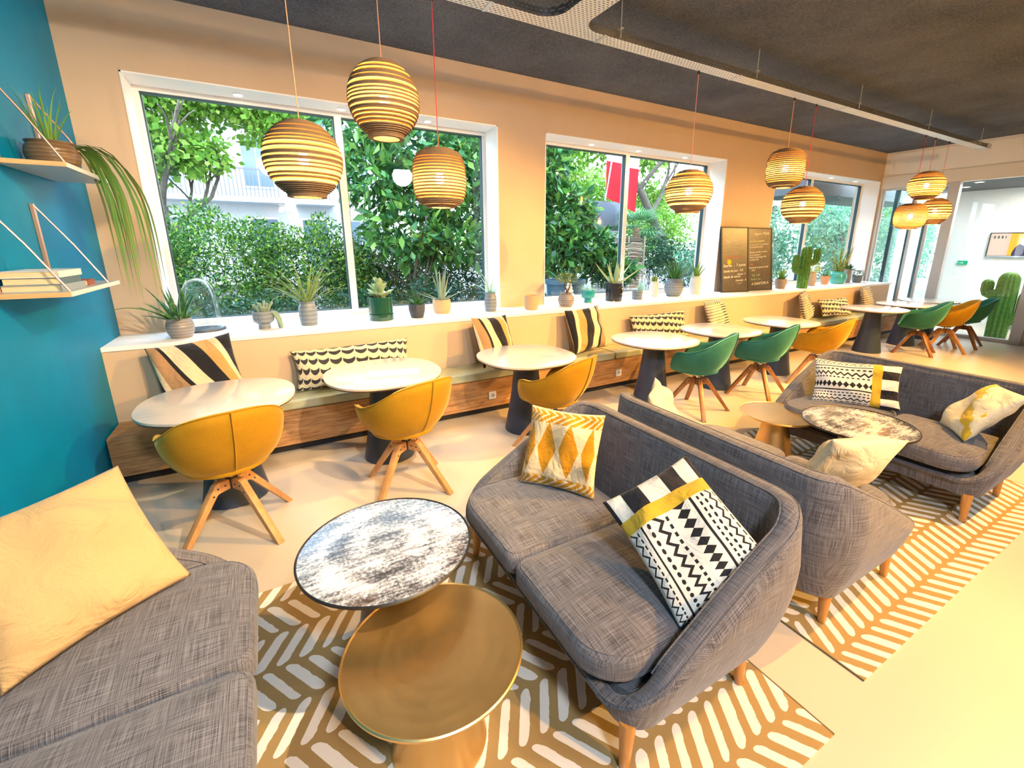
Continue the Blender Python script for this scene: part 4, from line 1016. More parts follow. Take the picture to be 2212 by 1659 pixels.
for az, el, l, w_, dr in ((178, 42, .46, .07, -12), (205, 52, .40, .06, -4), (150, 80, .34, .075, 0), (20, 84, .36, .08, -4), (280, 74, .33, .08, 2), (2, 48, .42, .05, 2), (-14, 30, .45, .04, -8), (330, 86, .30, .07, 0)):
    mb = MB(); blade(mb, (.03*math.cos(R(az)), .03*math.sin(R(az)), z), R(az), R(el), l, w_, R(dr), 9, .3, .016, 'sword'); mb.build('leaf', LM['pale'], t, angle=60)
t = plant(4.66, 4.90, 'white-green wispy plant spilling from a small slate pot', 'potted_plant'); z = pot(t, 'cyl', .075, .135, PM['blue']); rosette(t, z, 70, (.10, .28), .010, (5, 70), (20, 110), LM['mint'], 23, 'grass', 0, .05, 6, .2, True, (-120, 60))
t = plant(5.14, 5.05, 'tiny dark cactus in a slim pale vase', 'potted_cactus'); z = pot(t, 'vase', .072, .23, PM['pale'])
for k in range(9):
    a = k*2.4; mb = MB(); q = .012+.028*(k/9); h = .12-.05*(k/9)
    mb.tube([(q*math.cos(a), q*math.sin(a), z-.01), (q*1.2*math.cos(a), q*1.2*math.sin(a), z+h*.5), (q*1.3*math.cos(a), q*1.3*math.sin(a), z+h)], [.012, .013, .006], 8); mb.build('stem', LM['olive'], t)
t = plant(5.46, 4.95, 'dense dark grassy plant in the big charcoal pot', 'potted_grass'); z = pot(t, 'belly', .145, .27, PM['blue'])
rosette(t, z, 90, (.24, .46), .016, (20, 88), (10, 90), LM['deep'], 27, 'grass', 0, .07, 8, .2, True)
t = plant(5.98, 4.98, 'pale aloe in a tall grey stoneware vase beside the window reveal', 'potted_succulent'); z = pot(t, 'vase', .088, .29, PM['pale'])
rosette(t, z, 11, (.14, .30), .05, (40, 85), (-5, 20), LM['fresh'], 29, 'sword', .012, .02)
t = plant(8.20, 4.90, 'leafy plant in a taupe pot just behind the right blackboard', 'potted_plant'); z = pot(t, 'cup', .10, .17, PM['taupe']); rosette(t, z, 40, (.18, .34), .02, (40, 88), (5, 60), LM['fresh'], 31, 'grass', 0, .04, 7, .2, True)

def cactus(root, h, r, arms, m, ribs=14):
    """ribbed columnar cactus ornament with upturned arms"""
    def col(pts, rad, name):
        pts = [Vector(p) for p in pts]; n = len(pts); v = []; f = []; seg = ribs*4; x = None
        for i, p in enumerate(pts):
            d = (pts[min(i+1, n-1)]-pts[max(i-1, 0)]).normalized()
            if x is None:
                x = d.cross(Vector((0, 1, 0)))
                if x.length < .1: x = d.cross(Vector((1, 0, 0)))
            x = (x-d*x.dot(d)).normalized(); y = d.cross(x)
            for k in range(seg):
                a = 2*math.pi*k/seg; q = rad[i]*(1+.10*math.cos(ribs*a)); v.append(p+(x*math.cos(a)+y*math.sin(a))*q)
        for i in range(n-1):
            for k in range(seg): f.append((i*seg+k, i*seg+(k+1) % seg, (i+1)*seg+(k+1) % seg, (i+1)*seg+k))
        f += [tuple(range(seg))[::-1], tuple((n-1)*seg+k for k in range(seg))]
        b = MB(); b.v = [tuple(p) for p in v]; b.f = f; b.build(name, m, root, angle=50)
    def dome(p0, p1, r0):
        pts = []; rr = []
        for k in range(7): a = k/6*math.pi/2; q = 1-(1-math.sin(a)); pts.append(Vector(p0)+(Vector(p1)-Vector(p0)).normalized()*r0*1.2*math.sin(a)); rr.append(max(.004, r0*math.cos(a)))
        return pts, rr
    pts = [(0, 0, h*k/10) for k in range(10)]; rad = [r*(.96+.08*math.sin(k/9*3)) for k in range(10)]
    dp, dr_ = dome(pts[-1], (0, 0, h*2), rad[-1]); col(pts[:-1]+dp, rad[:-1]+dr_, 'trunk')
    for (dx, z0, out, up_, ra) in arms:
        P0 = [Vector((dx*r*.6, 0, z0)), Vector((dx*(r+out*.5), 0, z0+.01)), Vector((dx*(r+out*.85), 0, z0+out*.25)), Vector((dx*(r+out), 0, z0+out*.7)), Vector((dx*(r+out), 0, z0+out*.7+up_*.5)), Vector((dx*(r+out), 0, z0+out*.7+up_))]
        dp, dr_ = dome(P0[-1], P0[-1]+Vector((0, 0, 1)), ra); col(P0[:-1]+dp, [ra]*(len(P0)-1)+dr_, 'arm')
def cactus_mat():
    m, nt, bs = new_mat('painted_cactus'); n = X(nt, noise(nt, tex_co(nt), 30, 3)); nt.links.new(ramp(nt, n, [(.3, (.05, .22, .035)), (.7, (.17, .38, .06))]), bs.inputs['Base Color']); bs.inputs['Roughness'].default_value = .45; return m
M['cactus'] = cactus_mat()
t = thing('cactus_ornament', 'ribbed green cactus ornament with two arms on the ledge of the third window', 'ornament', (8.62, 4.74, ZS), R(-25)); cactus(t, .74, .085, ((-1, .30, .10, .18, .055), (1, .46, .12, .12, .055)), M['cactus'], 12)
t = thing('cactus_sculpture', 'tall green cactus sculpture standing behind the entrance glass', 'sculpture', (12.25, 2.88, 0), R(-80)); cactus(t, 1.24, .145, ((-1, .84, .13, .10, .085), (1, .40, .16, .30, .12)), M['cactus'], 14)
t = plant(9.28, 4.95, 'yellow-flowering bushy plant in a taupe vase right of the cactus ornament', 'potted_plant'); z = pot(t, 'vase', .09, .27, PM['taupe']); cluster(t, z+.10, 150, .15, .12, .05, LM['yellow'], 33)
t = plant(9.86, 4.98, 'small spiky plant in a terracotta pot', 'potted_plant'); z = pot(t, 'taper', .09, .17, PM['terra']); rosette(t, z, 16, (.12, .22), .03, (20, 80), (0, 40), LM['fresh'], 35, 'sword', .005, .02)
t = plant(10.30, 4.96, 'tall yellow-edged snake plant in a big aqua glazed pot', 'potted_plant'); z = pot(t, 'belly', .165, .25, PM['aqua'])
rosette(t, z, 11, (.38, .66), .062, (66, 88), (-4, 8), LM['snake'], 37, 'sword', .006, .07, 8, .2)
t = plant(10.74, 5.0, 'dark rosette succulent in a tall taupe vase', 'potted_succulent'); z = pot(t, 'vase', .085, .29, PM['taupe']); rosette(t, z, 26, (.10, .17), .05, (10, 75), (0, 20), LM['deep'], 39, 'spoon', .006, .02)
t = plant(11.02, 4.92, 'small round bush in a grey pot at the far end of the ledge', 'potted_plant'); z = pot(t, 'cup', .10, .14, PM['blue']); cluster(t, z+.06, 120, .12, .07, .045, LM['grey'], 41)
# white paper fir tree and fairy lights among the pots of the second window
t = thing('paper_tree', 'small white paper fir tree behind the bonsai', 'decoration', (3.55, 5.05, ZS)); J = MB()
for k in range(7): J.lathe([(0, .05+.045*k+.06), (.105*(1-k/7.5), .045*k+.02), (.08*(1-k/7.5), .045*k+.03)], 12)
J.build('tiers', M['white'], t); MB().tube([(0, 0, 0), (0, 0, .10)], .012, 8).build('stem', M['white'], t)
t = thing('fairy_lights', 'string of tiny warm fairy lights lying along the second window ledge', 'fairy lights', (4.7, 4.70, ZS)); rnd = random.Random(6); P_ = []
for k in range(46):
    P_.append((-1.55+3.1*k/45+rnd.uniform(-.03, .03), rnd.uniform(-.09, .10), .006+rnd.uniform(0, .012)))
MB().tube(P_, .0018, 5).build('wire', M['copper'], t); J = MB()
for p in P_[::2]: J.lathe([(0, -.007), (.006, -.003), (.007, .003), (0, .009)], 8, p)
o = J.build('bulbs', emit('fairy_glow', (1, .62, .15), 12), t); o['kind'] = 'stuff'
# trailing plant on the upper shelf
t = thing('hanging_plant', 'long trailing grass-leaved plant in a brown stoneware bowl on the upper shelf', 'plant', (XT+.135, 3.98, 2.19)); z = pot(t, 'bowl', .125, .155, PM['brown'])
rosette(t, z, 16, (.20, .36), .014, (55, 88), (0, 50), LM['fresh'], 51, 'grass', 0, .03, 8, .2)
rnd = random.Random(52)
for i in range(30):
    az = R(rnd.uniform(8, 70)); L = rnd.uniform(.45, 1.0); n = 16; out = rnd.uniform(.14, .36); pts = []
    x0, y0 = .08*math.cos(az), .08*math.sin(az)
    mb = MB(); v = []; f = []
    for k in range(n+1):
        q = k/n; rr = out*(1-(1-q)**4.5); zz = z+.05*math.sin(min(1, q*3.2)*math.pi)*(.6+.4*math.sin(i))-max(0, q-.08)**1.25*L*1.12
        c = Vector((x0+rr*math.cos(az), y0+rr*math.sin(az), zz)); ww = .0062*(1-q**3)+.0006
        s = Vector((-math.sin(az+q*2), math.cos(az+q*2), 0)); v += [c-s*ww, c+s*ww]
    mb.add(v, [(2*k, 2*k+1, 2*k+3, 2*k+2) for k in range(n)]); mb.build('leaf', LM['fresh'] if i % 3 else LM['olive'], t, angle=60)

# ------------------------------------------------------------------ blackboards
def board_mat():
    m, nt, bs = new_mat('chalkboard'); n = X(nt, noise(nt, tex_co(nt), 6, 4, .6)); nt.links.new(ramp(nt, n, [(.3, (.055, .045, .036)), (.75, (.11, .09, .07))]), bs.inputs['Base Color']); bs.inputs['Roughness'].default_value = .35; return m
M['slate'] = board_mat(); CHALK = {c: mat('chalk_'+c, v, .9) for c, v in dict(white=(.85, .83, .78), yellow=(.75, .72, .35), red=(.75, .16, .10), grey=(.50, .48, .44), green=(.35, .55, .30), orange=(.85, .45, .02)).items()}
def board(x, y, w_, h, rz, lb, lines):
    t = thing('blackboard', lb, 'blackboard', (x, y, ZS), 0, 'handwritten menu blackboards'); t.rotation_euler = (R(-9), 0, R(rz))
    MB().box(-w_/2, w_/2, -.008, .008, 0, h).build('slate', M['slate'], t, False)
    fr = .02; MB().box(-w_/2-.004, w_/2+.004, -.014, .012, 0, fr).box(-w_/2-.004, w_/2+.004, -.014, .012, h-fr, h+.002).box(-w_/2-.004, -w_/2+fr, -.014, .012, fr, h-fr).box(w_/2-fr, w_/2+.004, -.014, .012, fr, h-fr).build('frame', M['black'], t, False, .002)
    for (tx, u, v, s, col) in lines:
        c = bpy.data.curves.new('lettering', 'FONT'); c.body = tx; c.size = s; c.extrude = .0004; c.shear = .18; c.materials.append(CHALK[col])
        tmp = bpy.data.objects.new('lettering_text', c); COL.objects.link(tmp); me = bpy.data.meshes.new_from_object(tmp.evaluated_get(bpy.context.evaluated_depsgraph_get())); bpy.data.objects.remove(tmp)
        o = bpy.data.objects.new('lettering', me); link(o, t); o.location = (-w_/2+u*w_, -.0092, v*h); o.rotation_euler = (R(90), R(-3), 0)
board(6.84, 4.86, .56, 1.08, -12, 'left blackboard leaning on the wall, with a chalked menu and an orange patch', [('Plat au choix', .08, .86, .062, 'white'), ('Oeuf mayo', .14, .755, .066, 'white'), ('Pâté de campagne', .14, .70, .05, 'grey'), ('Saumon de fontaine', .14, .64, .046, 'grey'), ('Quiche du jour', .14, .575, .046, 'grey'), ('Suprême de volaille', .13, .525, .042, 'red'), ('Entrée  -  7 euros', .07, .385, .064, 'white'), ('Salade du jour - 9.5', .07, .305, .052, 'white'), ('Dessert  6', .58, .265, .04, 'white'), ('Salade de saison', .07, .215, .054, 'white'), ('Formule   A', .52, .165, .046, 'white'), ('1 verre', .56, .125, .036, 'grey')])
t_ = [o for o in bpy.data.objects if o.name.startswith('blackboard')][-1]
MB().lathe([(0, 0), (.045, 0), (.045, .0006), (0, .0006)], 20).build('chalk_patch', CHALK['orange'], t_, loc=(-.12, -.0092, .50), rot=(R(90), 0, 0))
board(7.52, 4.86, .56, 1.08, -10, 'right blackboard leaning on the wall, with drink prices in white and green chalk', [('Apéro Menu', .28, .88, .066, 'white'), ('Les Fins instants', .10, .765, .05, 'yellow'), ('un verre de vin au comptoir', .08, .715, .038, 'white'), ('et une planche 6.50', .08, .675, .038, 'white'), ('Banque de thé un verre', .08, .595, .042, 'white'), ('sirop, Perrier 4', .08, .55, .04, 'white'), ('Planche de fromage 9.50', .08, .515, .038, 'white'), ('cocktail 7.50', .08, .475, .04, 'white'), ('Vin', .10, .40, .05, 'red'), ('Spécial du moment au bar', .06, .35, .042, 'white'), ('8.50', .16, .31, .04, 'white'), ('Thé  3.50', .16, .225, .05, 'green'), ('Sirop 2  Jus', .14, .165, .048, 'green'), ('A DANTON A', .16, .085, .062, 'white')])

# ------------------------------------------------------------------ lobby furnishings
def screen_mat():
    m = bpy.data.materials.new('lit_screen'); m.use_nodes = True; nt = m.node_tree; nt.nodes.clear(); co = tex_co(nt); sp = nt.nodes.new('ShaderNodeSeparateXYZ'); nt.links.new(co, sp.inputs[0])
    y, z = X(nt, sp.outputs[1])*-1.0, X(nt, sp.outputs[2])
    c = mixc(nt, y > -.35, (.95, .62, .5), (1, .55, .06))
    def man(cx, w_, col, c):
        b_ = (((y-cx)/w_)*((y-cx)/w_)+((z+.22)/.26)*((z+.22)/.26)) < 1.0
        hd = (((y-cx)/.07)*((y-cx)/.07)+((z-.08)/.09)*((z-.08)/.09)) < 1.0
        return mixc(nt, hd, mixc(nt, b_, c, col), (.9, .72, .6))
    c = man(-.12, .16, (.06, .04, .10), c); c = man(.16, .16, (.08, .28, .55), c)
    c = mixc(nt, z.between(.14, .20)*y.between(-.66, -.42)*((y*16.0).fr() < .5), c, (.08, .14, .12)); c = mixc(nt, y > .36, c, (.1, .25, .5))
    e = nt.nodes.new('ShaderNodeEmission'); nt.links.new(c, e.inputs[0]); e.inputs[1].default_value = .75; nt.links.new(e.outputs[0], nt.nodes.new('ShaderNodeOutputMaterial').inputs[0]); return m
t = thing('wall_screen', 'flat screen with an orange picture of two figures on the white lobby wall', 'television', (14.47, 3.20, 1.78)); MB().box(-.03, .028, -.70, .70, -.27, .27).build('casing', M['black'], t, False, .004)
MB().box(-.0325, -.0305, -.68, .68, -.23, .25).build('display', screen_mat(), t, False)
MB().box(-.034, -.0305, -.69, .69, -.268, -.235).build('lower_bezel', mat('bezel_grey', (.35, .42, .48), .3), t, False)
t = thing('exit_sign', 'small green emergency exit sign on the lobby wall', 'sign', (14.48, 4.28, 1.37)); MB().box(-.02, .018, -.09, .09, -.045, .045).build('housing', emit('exit_green', (.02, .42, .22), .8), t, False, .004)
rm = MB().bar((-.022, -.02, -.02), (-.022, .0, .015), .012, .004).bar((-.022, .0, .015), (-.022, .03, -.02), .012, .004).bar((-.022, .045, 0), (-.022, .075, 0), .012, .004); rm.build('running_figure', emit('exit_white', (1, 1, 1), 1.2), t, False)
t = thing('lobby_armchair', 'taupe low armchair glimpsed behind the cactus sculpture in the lobby', 'armchair', (14.0, 3.0, 0)); tp = mat('taupe_cloth', (.42, .36, .30), .9)
MB().rbox((0, 0, .26), (.55, .6, .16), .05, 3, 2).build('seat', tp, t); MB().rbox((.26, 0, .45), (.14, .6, .42), .05, 3, 2).build('backrest', tp, t)
for s in (-1, 1): MB().rbox((0, s*.33, .34), (.55, .10, .30), .04, 3, 2).build('armrest', tp, t)
for a in (-.2, .2):
    for b_ in (-.25, .25): MB().tube([(a, b_, 0), (a, b_, .19)], .018, 8).build('leg', M['black'], t)
for k, (x, y) in enumerate(((12.6, 3.75), (13.4, 4.2))):
    t = thing('downlight', ['nearer', 'farther'][k]+' recessed downlight in the lobby ceiling', 'downlight', (x, y, 2.999), 0, 'downlights in the lobby'); inst('rim', ring, t, scale=(1.8, 1.8, 1)); inst('lens', disc, t, scale=(1.8, 1.8, 1))
# ------------------------------------------------------------------ the garden and street outside
def leaf_cloud(name, blobs, n, size, material, parent, seed, shell=.55, aspect=.5, updir=.35):
    """n leaves on the shells of ellipsoids (cx, cy, cz, rx, ry, rz); each leaf a folded diamond of two triangles"""
    g = np.random.default_rng(seed); bl = np.array(blobs, float); vol = (bl[:, 3]*bl[:, 4]*bl[:, 5])**(2/3); pick = g.choice(len(bl), n, p=vol/vol.sum())
    d = g.normal(size=(n, 3)); d /= np.linalg.norm(d, axis=1)[:, None]; r = (shell+(1-shell)*g.random(n))[:, None]
    c = bl[pick, :3]+d*r*bl[pick, 3:]*(1+.12*np.sin(7*d[:, [1, 2, 0]]+3*pick[:, None]))
    ax = d*.7+g.normal(size=(n, 3))*.8; ax[:, 2] += updir*g.normal(size=n)-.15; ax /= np.linalg.norm(ax, axis=1)[:, None]
    s = np.cross(ax, g.normal(size=(n, 3))); s /= np.linalg.norm(s, axis=1)[:, None]; nr = np.cross(ax, s)
    L = (size*(.6+.8*g.random(n)))[:, None]
    v = np.stack([c, c+ax*L*.5+s*L*aspect*.5+nr*L*.08, c+ax*L, c+ax*L*.5-s*L*aspect*.5+nr*L*.08], 1).reshape(-1, 3)
    me = bpy.data.meshes.new(name); me.vertices.add(4*n); me.vertices.foreach_set('co', v.ravel())
    idx = (np.arange(n)[:, None]*4+np.array([0, 1, 2, 0, 2, 3])[None]).ravel()
    me.loops.add(6*n); me.loops.foreach_set('vertex_index', idx.astype(np.int32)); me.polygons.add(2*n)
    me.polygons.foreach_set('loop_start', np.arange(0, 6*n, 3, dtype=np.int32)); me.update(calc_edges=True); me.validate()
    me.materials.append(material); o = bpy.data.objects.new(name, me); link(o, parent); o['kind'] = 'stuff'; return o
LF = {'lime': leaf_mat('plane_tree_leaf', [(0, (0.078, 0.205, 0.020)), (.6, (0.180, 0.341, 0.040)), (1, (0.300, 0.434, 0.080))], .5), 'yew': leaf_mat('yew_leaf', [(0, (0.012, 0.056, 0.015)), (.6, (0.060, 0.161, 0.020)), (1, (0.192, 0.298, 0.035))], .3),
      'mag': leaf_mat('magnolia_leaf', [(0, (0.012, 0.062, 0.020)), (.55, (0.042, 0.149, 0.030)), (.85, (0.096, 0.248, 0.040)), (1, (0.240, 0.384, 0.080))], .25, .3), 'blue': leaf_mat('bluish_leaf', [(0, (0.036, 0.161, 0.100)), (.6, (0.120, 0.298, 0.160)), (1, (0.300, 0.459, 0.280))], .4),
      'palm': leaf_mat('palm_leaf', [(0, (0.018, 0.081, 0.025)), (1, (0.072, 0.186, 0.050))], .2, .35), 'dark': leaf_mat('dark_leaf', [(0, (0.009, 0.037, 0.018)), (1, (0.036, 0.112, 0.040))], .2)}
bark = mat('grey_bark', (.085, .068, .05), .9, var=.3, vscale=12, bump=.5, bscale=30)
ZG = -.15
struct(MB().box(-30, 45, 5.6, 60, ZG-.1, ZG).build('ground_outside', mat('garden_soil', (.15, .13, .10), .95, var=.3, vscale=2), smooth=False), 'dark garden ground outside the windows')
def branchy(mb, p, d, L, r, depth, rnd):
    q = [Vector(p)]; dd = Vector(d).normalized()
    for k in range(4):
        dd = (dd+Vector((rnd.uniform(-.2, .2), rnd.uniform(-.2, .2), rnd.uniform(-.1, .2)))).normalized(); q.append(q[-1]+dd*L/4)
    mb.tube(q, [r*(1-.12*k) for k in range(5)], 7)
    if depth > 0:
        for k in range(3):
            a = q[2+k % 3]; nd = (dd+Vector((rnd.uniform(-.9, .9), rnd.uniform(-.5, .5), rnd.uniform(-.1, .7)))).normalized(); branchy(mb, a, nd, L*.68, r*.55, depth-1, rnd)
def tree(lb, x, y, trunk_top, r, blobs, n, size, lm, seed, name='tree', lean=(0, 0), depth=2, aspect=.6, grp='trees outside'):
    t = thing(name, lb, 'tree', (x, y, ZG), 0, grp); rnd = random.Random(seed); mb = MB(); P = [Vector((0, 0, 0))]
    for k in range(1, 6): P.append(Vector((lean[0]*k/5+rnd.uniform(-.04, .04), lean[1]*k/5, trunk_top*k/5)))
    mb.tube(P, [r*(1.15-.09*k) for k in range(6)], 10)
    for k in range(4): branchy(mb, P[-1] if k % 2 else P[-2], (math.cos(k*1.6+.4), math.sin(k*1.6+.4)*.6, .9), trunk_top*.42, r*.5, depth, rnd)
    mb.build('trunk', bark, t); leaf_cloud('foliage', [(a-x, b-y, c-ZG, d, e, f) for a, b, c, d, e, f in blobs], n, size, lm, t, seed, .25, aspect)
# first window
tree('light green plane tree seen in the upper left of the first window', -1.6, 10.8, 2.6, .13, [(-2.0, 11, 4.6, 1.5, 1.2, 1.0), (-.6, 11.4, 4.8, 1.3, 1.2, .9), (.5, 11.2, 4.4, .9, .9, .8), (-1.4, 11, 3.4, 1.2, 1.0, .5), (-2.6, 10.5, 3.6, .9, .9, .8)], 17000, .125, LF['lime'], 61, lean=(.1, .2), aspect=.75)
t = thing('hedge', 'tall yew hedge behind the first window', 'hedge', (.3, 8.6, ZG)); leaf_cloud('foliage', [(-2.2, 0, 1.45, 1.2, .7, 1.25), (-.9, .1, 1.35, 1.1, .7, 1.15), (.4, 0, 1.25, 1.1, .7, 1.1), (1.6, .1, 1.2, 1.0, .7, 1.05)], 42000, .075, LF['yew'], t, 62, .6, .38)
tw = MB(); rnd = random.Random(63)
for k in range(5): branchy(tw, (.25+.1*k, 7.75, .3), (rnd.uniform(-.9, .5), -.1, .6), .42, .007, 2, rnd)
tag(tw.build('bare_twigs', mat('pale_twig', (.20, .15, .11), .9), None), 'pale bare twiggy shrub before the yew hedge', 'shrub')
def bush(lb, x, y, blobs, n, size, lm, seed, name='shrub', aspect=.42, stem=1.5):
    t = thing(name, lb, 'shrub', (x, y, ZG), 0, 'shrubs outside'); rnd = random.Random(seed); mb = MB()
    for k in range(6): branchy(mb, (rnd.uniform(-.15, .15), rnd.uniform(-.1, .1), 0), (rnd.uniform(-.5, .5), rnd.uniform(-.3, .3), 1.4), stem, .028*stem/1.5, 1, rnd)
    mb.build('stems', bark, t); leaf_cloud('foliage', [(a-x, b-y, c-ZG, d, e, f) for a, b, c, d, e, f in blobs], n, size, lm, t, seed, .45, aspect)
bush('big glossy-leaved magnolia filling the right pane of the first window', 2.3, 8.0, [(1.75, 8.2, 2.9, .65, .6, .6), (2.5, 8.0, 3.3, .9, .7, .8), (3.2, 8.0, 2.6, .8, .7, .7), (2.2, 7.8, 2.0, .75, .6, .55), (2.9, 7.7, 1.8, .7, .6, .4), (3.6, 8.2, 3.4, .7, .6, .8), (1.5, 8.4, 3.7, .5, .5, .5)], 4600, .20, LF['mag'], 64)
bush('dark low shrub under the magnolia', 2.0, 8.6, [(1.3, 8.9, 1.2, .8, .5, .6), (2.6, 9.2, 1.0, 1.2, .5, .6), (3.6, 9.0, 1.2, .8, .5, .7)], 5000, .10, LF['dark'], 65, stem=.7)
bush('glossy-leaved magnolia at the left of the second window', 5.5, 8.0, [(5.0, 8.1, 3.3, .55, .6, .75), (5.5, 8.0, 2.4, .65, .6, .55), (5.9, 7.8, 1.75, .75, .6, .42), (5.1, 7.7, 1.7, .7, .6, .6), (6.5, 7.7, 1.25, .6, .5, .35), (5.2, 8.3, 4.0, .6, .5, .5)], 4200, .20, LF['mag'], 66)
bush('dark low undergrowth right outside the first window', .4, 7.0, [(-1.0, 7.3, .75, .8, .4, .55), (0.1, 7.2, .65, .8, .4, .5), (1.2, 7.0, .7, .7, .4, .5), (2.2, 7.0, .75, .8, .4, .5), (3.2, 6.9, .7, .7, .4, .5)], 12000, .07, LF['dark'], 67, stem=.45)
# building across the street
bw = mat('pale_render', (.40, .40, .40), .8, var=.04); bg_ = mat('building_window', (.10, .14, .17), .15); rl = mat('dark_railing', (.10, .10, .11), .5)
t = thing('apartment_building', 'pale apartment building with balconies beyond the hedge', 'building', (0, 20, ZG))
MB().box(-9, 4.6, 0, 6, 0, 12).build('facade', bw, t, False)
MB().box(4.6, 5.6, -1.2, 6, 0, 12).build('side_wing', mat('wing_render', (.62, .62, .60), .8), t, False)  # side wing in a paler render than the facade
for zf in (.6, 3.4, 6.3, 9.2):
    for x in (-7.6, -5.2, -2.6, .2, 1.9, 3.6):
        f_ = MB().box(x-.5, x+.5, -.05, .02, zf+.5, zf+2.3).build('window', M['frame'], t, False); MB().box(x-.43, x-.02, -.07, -.04, zf+.57, zf+2.23).build('pane', bg_, f_, False); MB().box(x+.02, x+.43, -.07, -.04, zf+.57, zf+2.23).build('pane', bg_, f_, False)
    for x0, x1 in ((-8.4, -4.4), (-3.6, .9), (1.3, 2.6)):
        bal = MB().box(x0, x1, -1.0, 0, zf-.05, zf+.12).build('balcony', bw, t, False); rr = MB().box(x0, x1, -1.0, -.96, zf+1.0, zf+1.05)
        for k in range(int((x1-x0)/.12)): rr.box(x0+.12*k, x0+.12*k+.03, -.99, -.97, zf+.12, zf+1.0)
        rr.build('railing', rl, bal, False)
t = thing('office_building', 'taller grey building corner seen over the first window mullion', 'building', (3.5, 34, ZG)); MB().box(-1.5, 9, 0, 5, 0, 26).build('facade', mat('cool_render', (.62, .66, .70), .7), t, False)
for k in range(7):
    for j in range(5): MB().box(-1+2*j, .3+2*j, -.04, .01, 2+3.2*k, 4+3.2*k).build('window', bg_, t, False)
# second window: flag, sign, wattle fence, palm, trees
t = thing('flag', 'red and white flag hanging outside the second window', 'flag', (6.95, 8.5, ZG)); v = []; f = []
MB().tube([(-.02, .02, 2.9), (.35, .03, 4.9)], .02, 8).build('pole', M['chrome'], t)
def cloth(u0, u1, name, mt):
    v = []; f = []; N, K = 16, 12
    for j in range(K+1):
        for i in range(N+1):
            u = i/N; q = u0+(u1-u0)*j/K; v.append((u*.92, .05*math.sin(u*9+q*2), 2.98+q*1.35-.30*u*(1-q)+.0*u))
    for j in range(K):
        for i in range(N): f.append((j*(N+1)+i, j*(N+1)+i+1, (j+1)*(N+1)+i+1, (j+1)*(N+1)+i))
    b = MB(); b.v = v; b.f = f; b.build(name, mt, t)
def cloth_mat(name, c):
    m, nt, bs = new_mat(name); bs.inputs['Base Color'].default_value = (*c, 1); bs.inputs['Roughness'].default_value = .8
    tl = nt.nodes.new('ShaderNodeBsdfTranslucent'); tl.inputs[0].default_value = (*c, 1); mx = nt.nodes.new('ShaderNodeMixShader'); mx.inputs[0].default_value = .45
    nt.links.new(bs.outputs[0], mx.inputs[1]); nt.links.new(tl.outputs[0], mx.inputs[2]); nt.links.new(mx.outputs[0], nt.nodes['Material Output'].inputs[0]); return m
cloth(0, .58, 'red_cloth', cloth_mat('flag_red', (.55, .012, .02))); cloth(.58, 1.0, 'white_cloth', cloth_mat('flag_white', (.5, .53, .56)))
t = thing('sign_panel', 'dark grey panel with a white foot standing behind the wattle fence', 'sign', (8.0, 9.5, ZG)); MB().box(-.55, .42, 0, .1, 2.28, 3.0).build('upper_panel', mat('slate_panel', (.13, .15, .18), .5), t, False); MB().box(-.55, .42, 0, .1, 1.75, 2.28).build('lower_panel', mat('pale_panel', (.62, .65, .68), .6), t, False)
MB().box(-.45, -.38, .02, .08, 0, 1.75).box(.25, .32, .02, .08, 0, 1.75).build('posts', M['alu'], t, False)
t = thing('wattle_fence', 'woven wattle fence panel outside the second window', 'fence', (7.0, 8.0, ZG)); wk = [mat('wattle_%d' % k, c, .9) for k, c in enumerate(((.10, .07, .05), (.26, .20, .15), (.42, .36, .30)))]
rnd = random.Random(71); stk_ = [MB().tube([(-.75+1.45*0, (-.014 if 0 else .0)+.02*math.sin(i*1.05+ph), rnd.uniform(-.01, .01)) if False else (-.75+1.45*i/12, .02*math.sin(i*1.05+ph), .006*math.sin(i*2+ph)) for i in range(13)], .010, 5).mesh('withy', wk[k]) for k, ph in ((0, 0), (1, math.pi), (2, 1.5))]
for k in range(72): inst('withy', stk_[rnd.choice((0, 0, 1, 2))], t, loc=(rnd.uniform(-.03, .03), rnd.uniform(-.012, .012), .30+.0248*k), rot=(0, rnd.uniform(-.015, .015), 0))
for x in (-.76, -.25, .25, .74): MB().tube([(x, 0, 0), (x, 0, 2.12)], .022, 8).build('stake', wk[1], t)
t = thing('fan_palm', 'fan palm with a shaggy trunk behind the wattle fence', 'palm', (8.4, 9.0, ZG), 0, 'trees outside'); MB().tube([(0, 0, 0), (.03, 0, 1.2), (0, 0, 2.35)], [.11, .12, .10], 10).build('trunk', mat('palm_fibre', (.20, .13, .07), .95, var=.3, vscale=30, bump=.8, bscale=40), t)
rnd = random.Random(72)
for k in range(20):
    a = k*2.4; e = rnd.uniform(-.35, 1.1); d = Vector((math.cos(a)*math.cos(e), math.sin(a)*math.cos(e), math.sin(e))); p0 = Vector((0, 0, 2.3)); c = p0+d*rnd.uniform(.35, .5); s = d.cross(Vector((0, 0, 1))).normalized(); J = MB(); J.tube([p0, c], .008, 5)
    for j in range(15):
        w2 = (j-7)/7*1.75; q = d*math.cos(w2)+s*math.sin(w2); nn = d.cross(s); l = .46*(1-.25*abs(w2)/1.75); w_ = nn.cross(q)*.014
        J.add([c-w_*.4, c+w_*.4, c+q*l*.6+w_, c+q*l*.6-w_, c+q*l-Vector((0, 0, .10))], [(0, 1, 2, 3), (3, 2, 4)])
    J.build('frond', LF['palm'], t, angle=180)
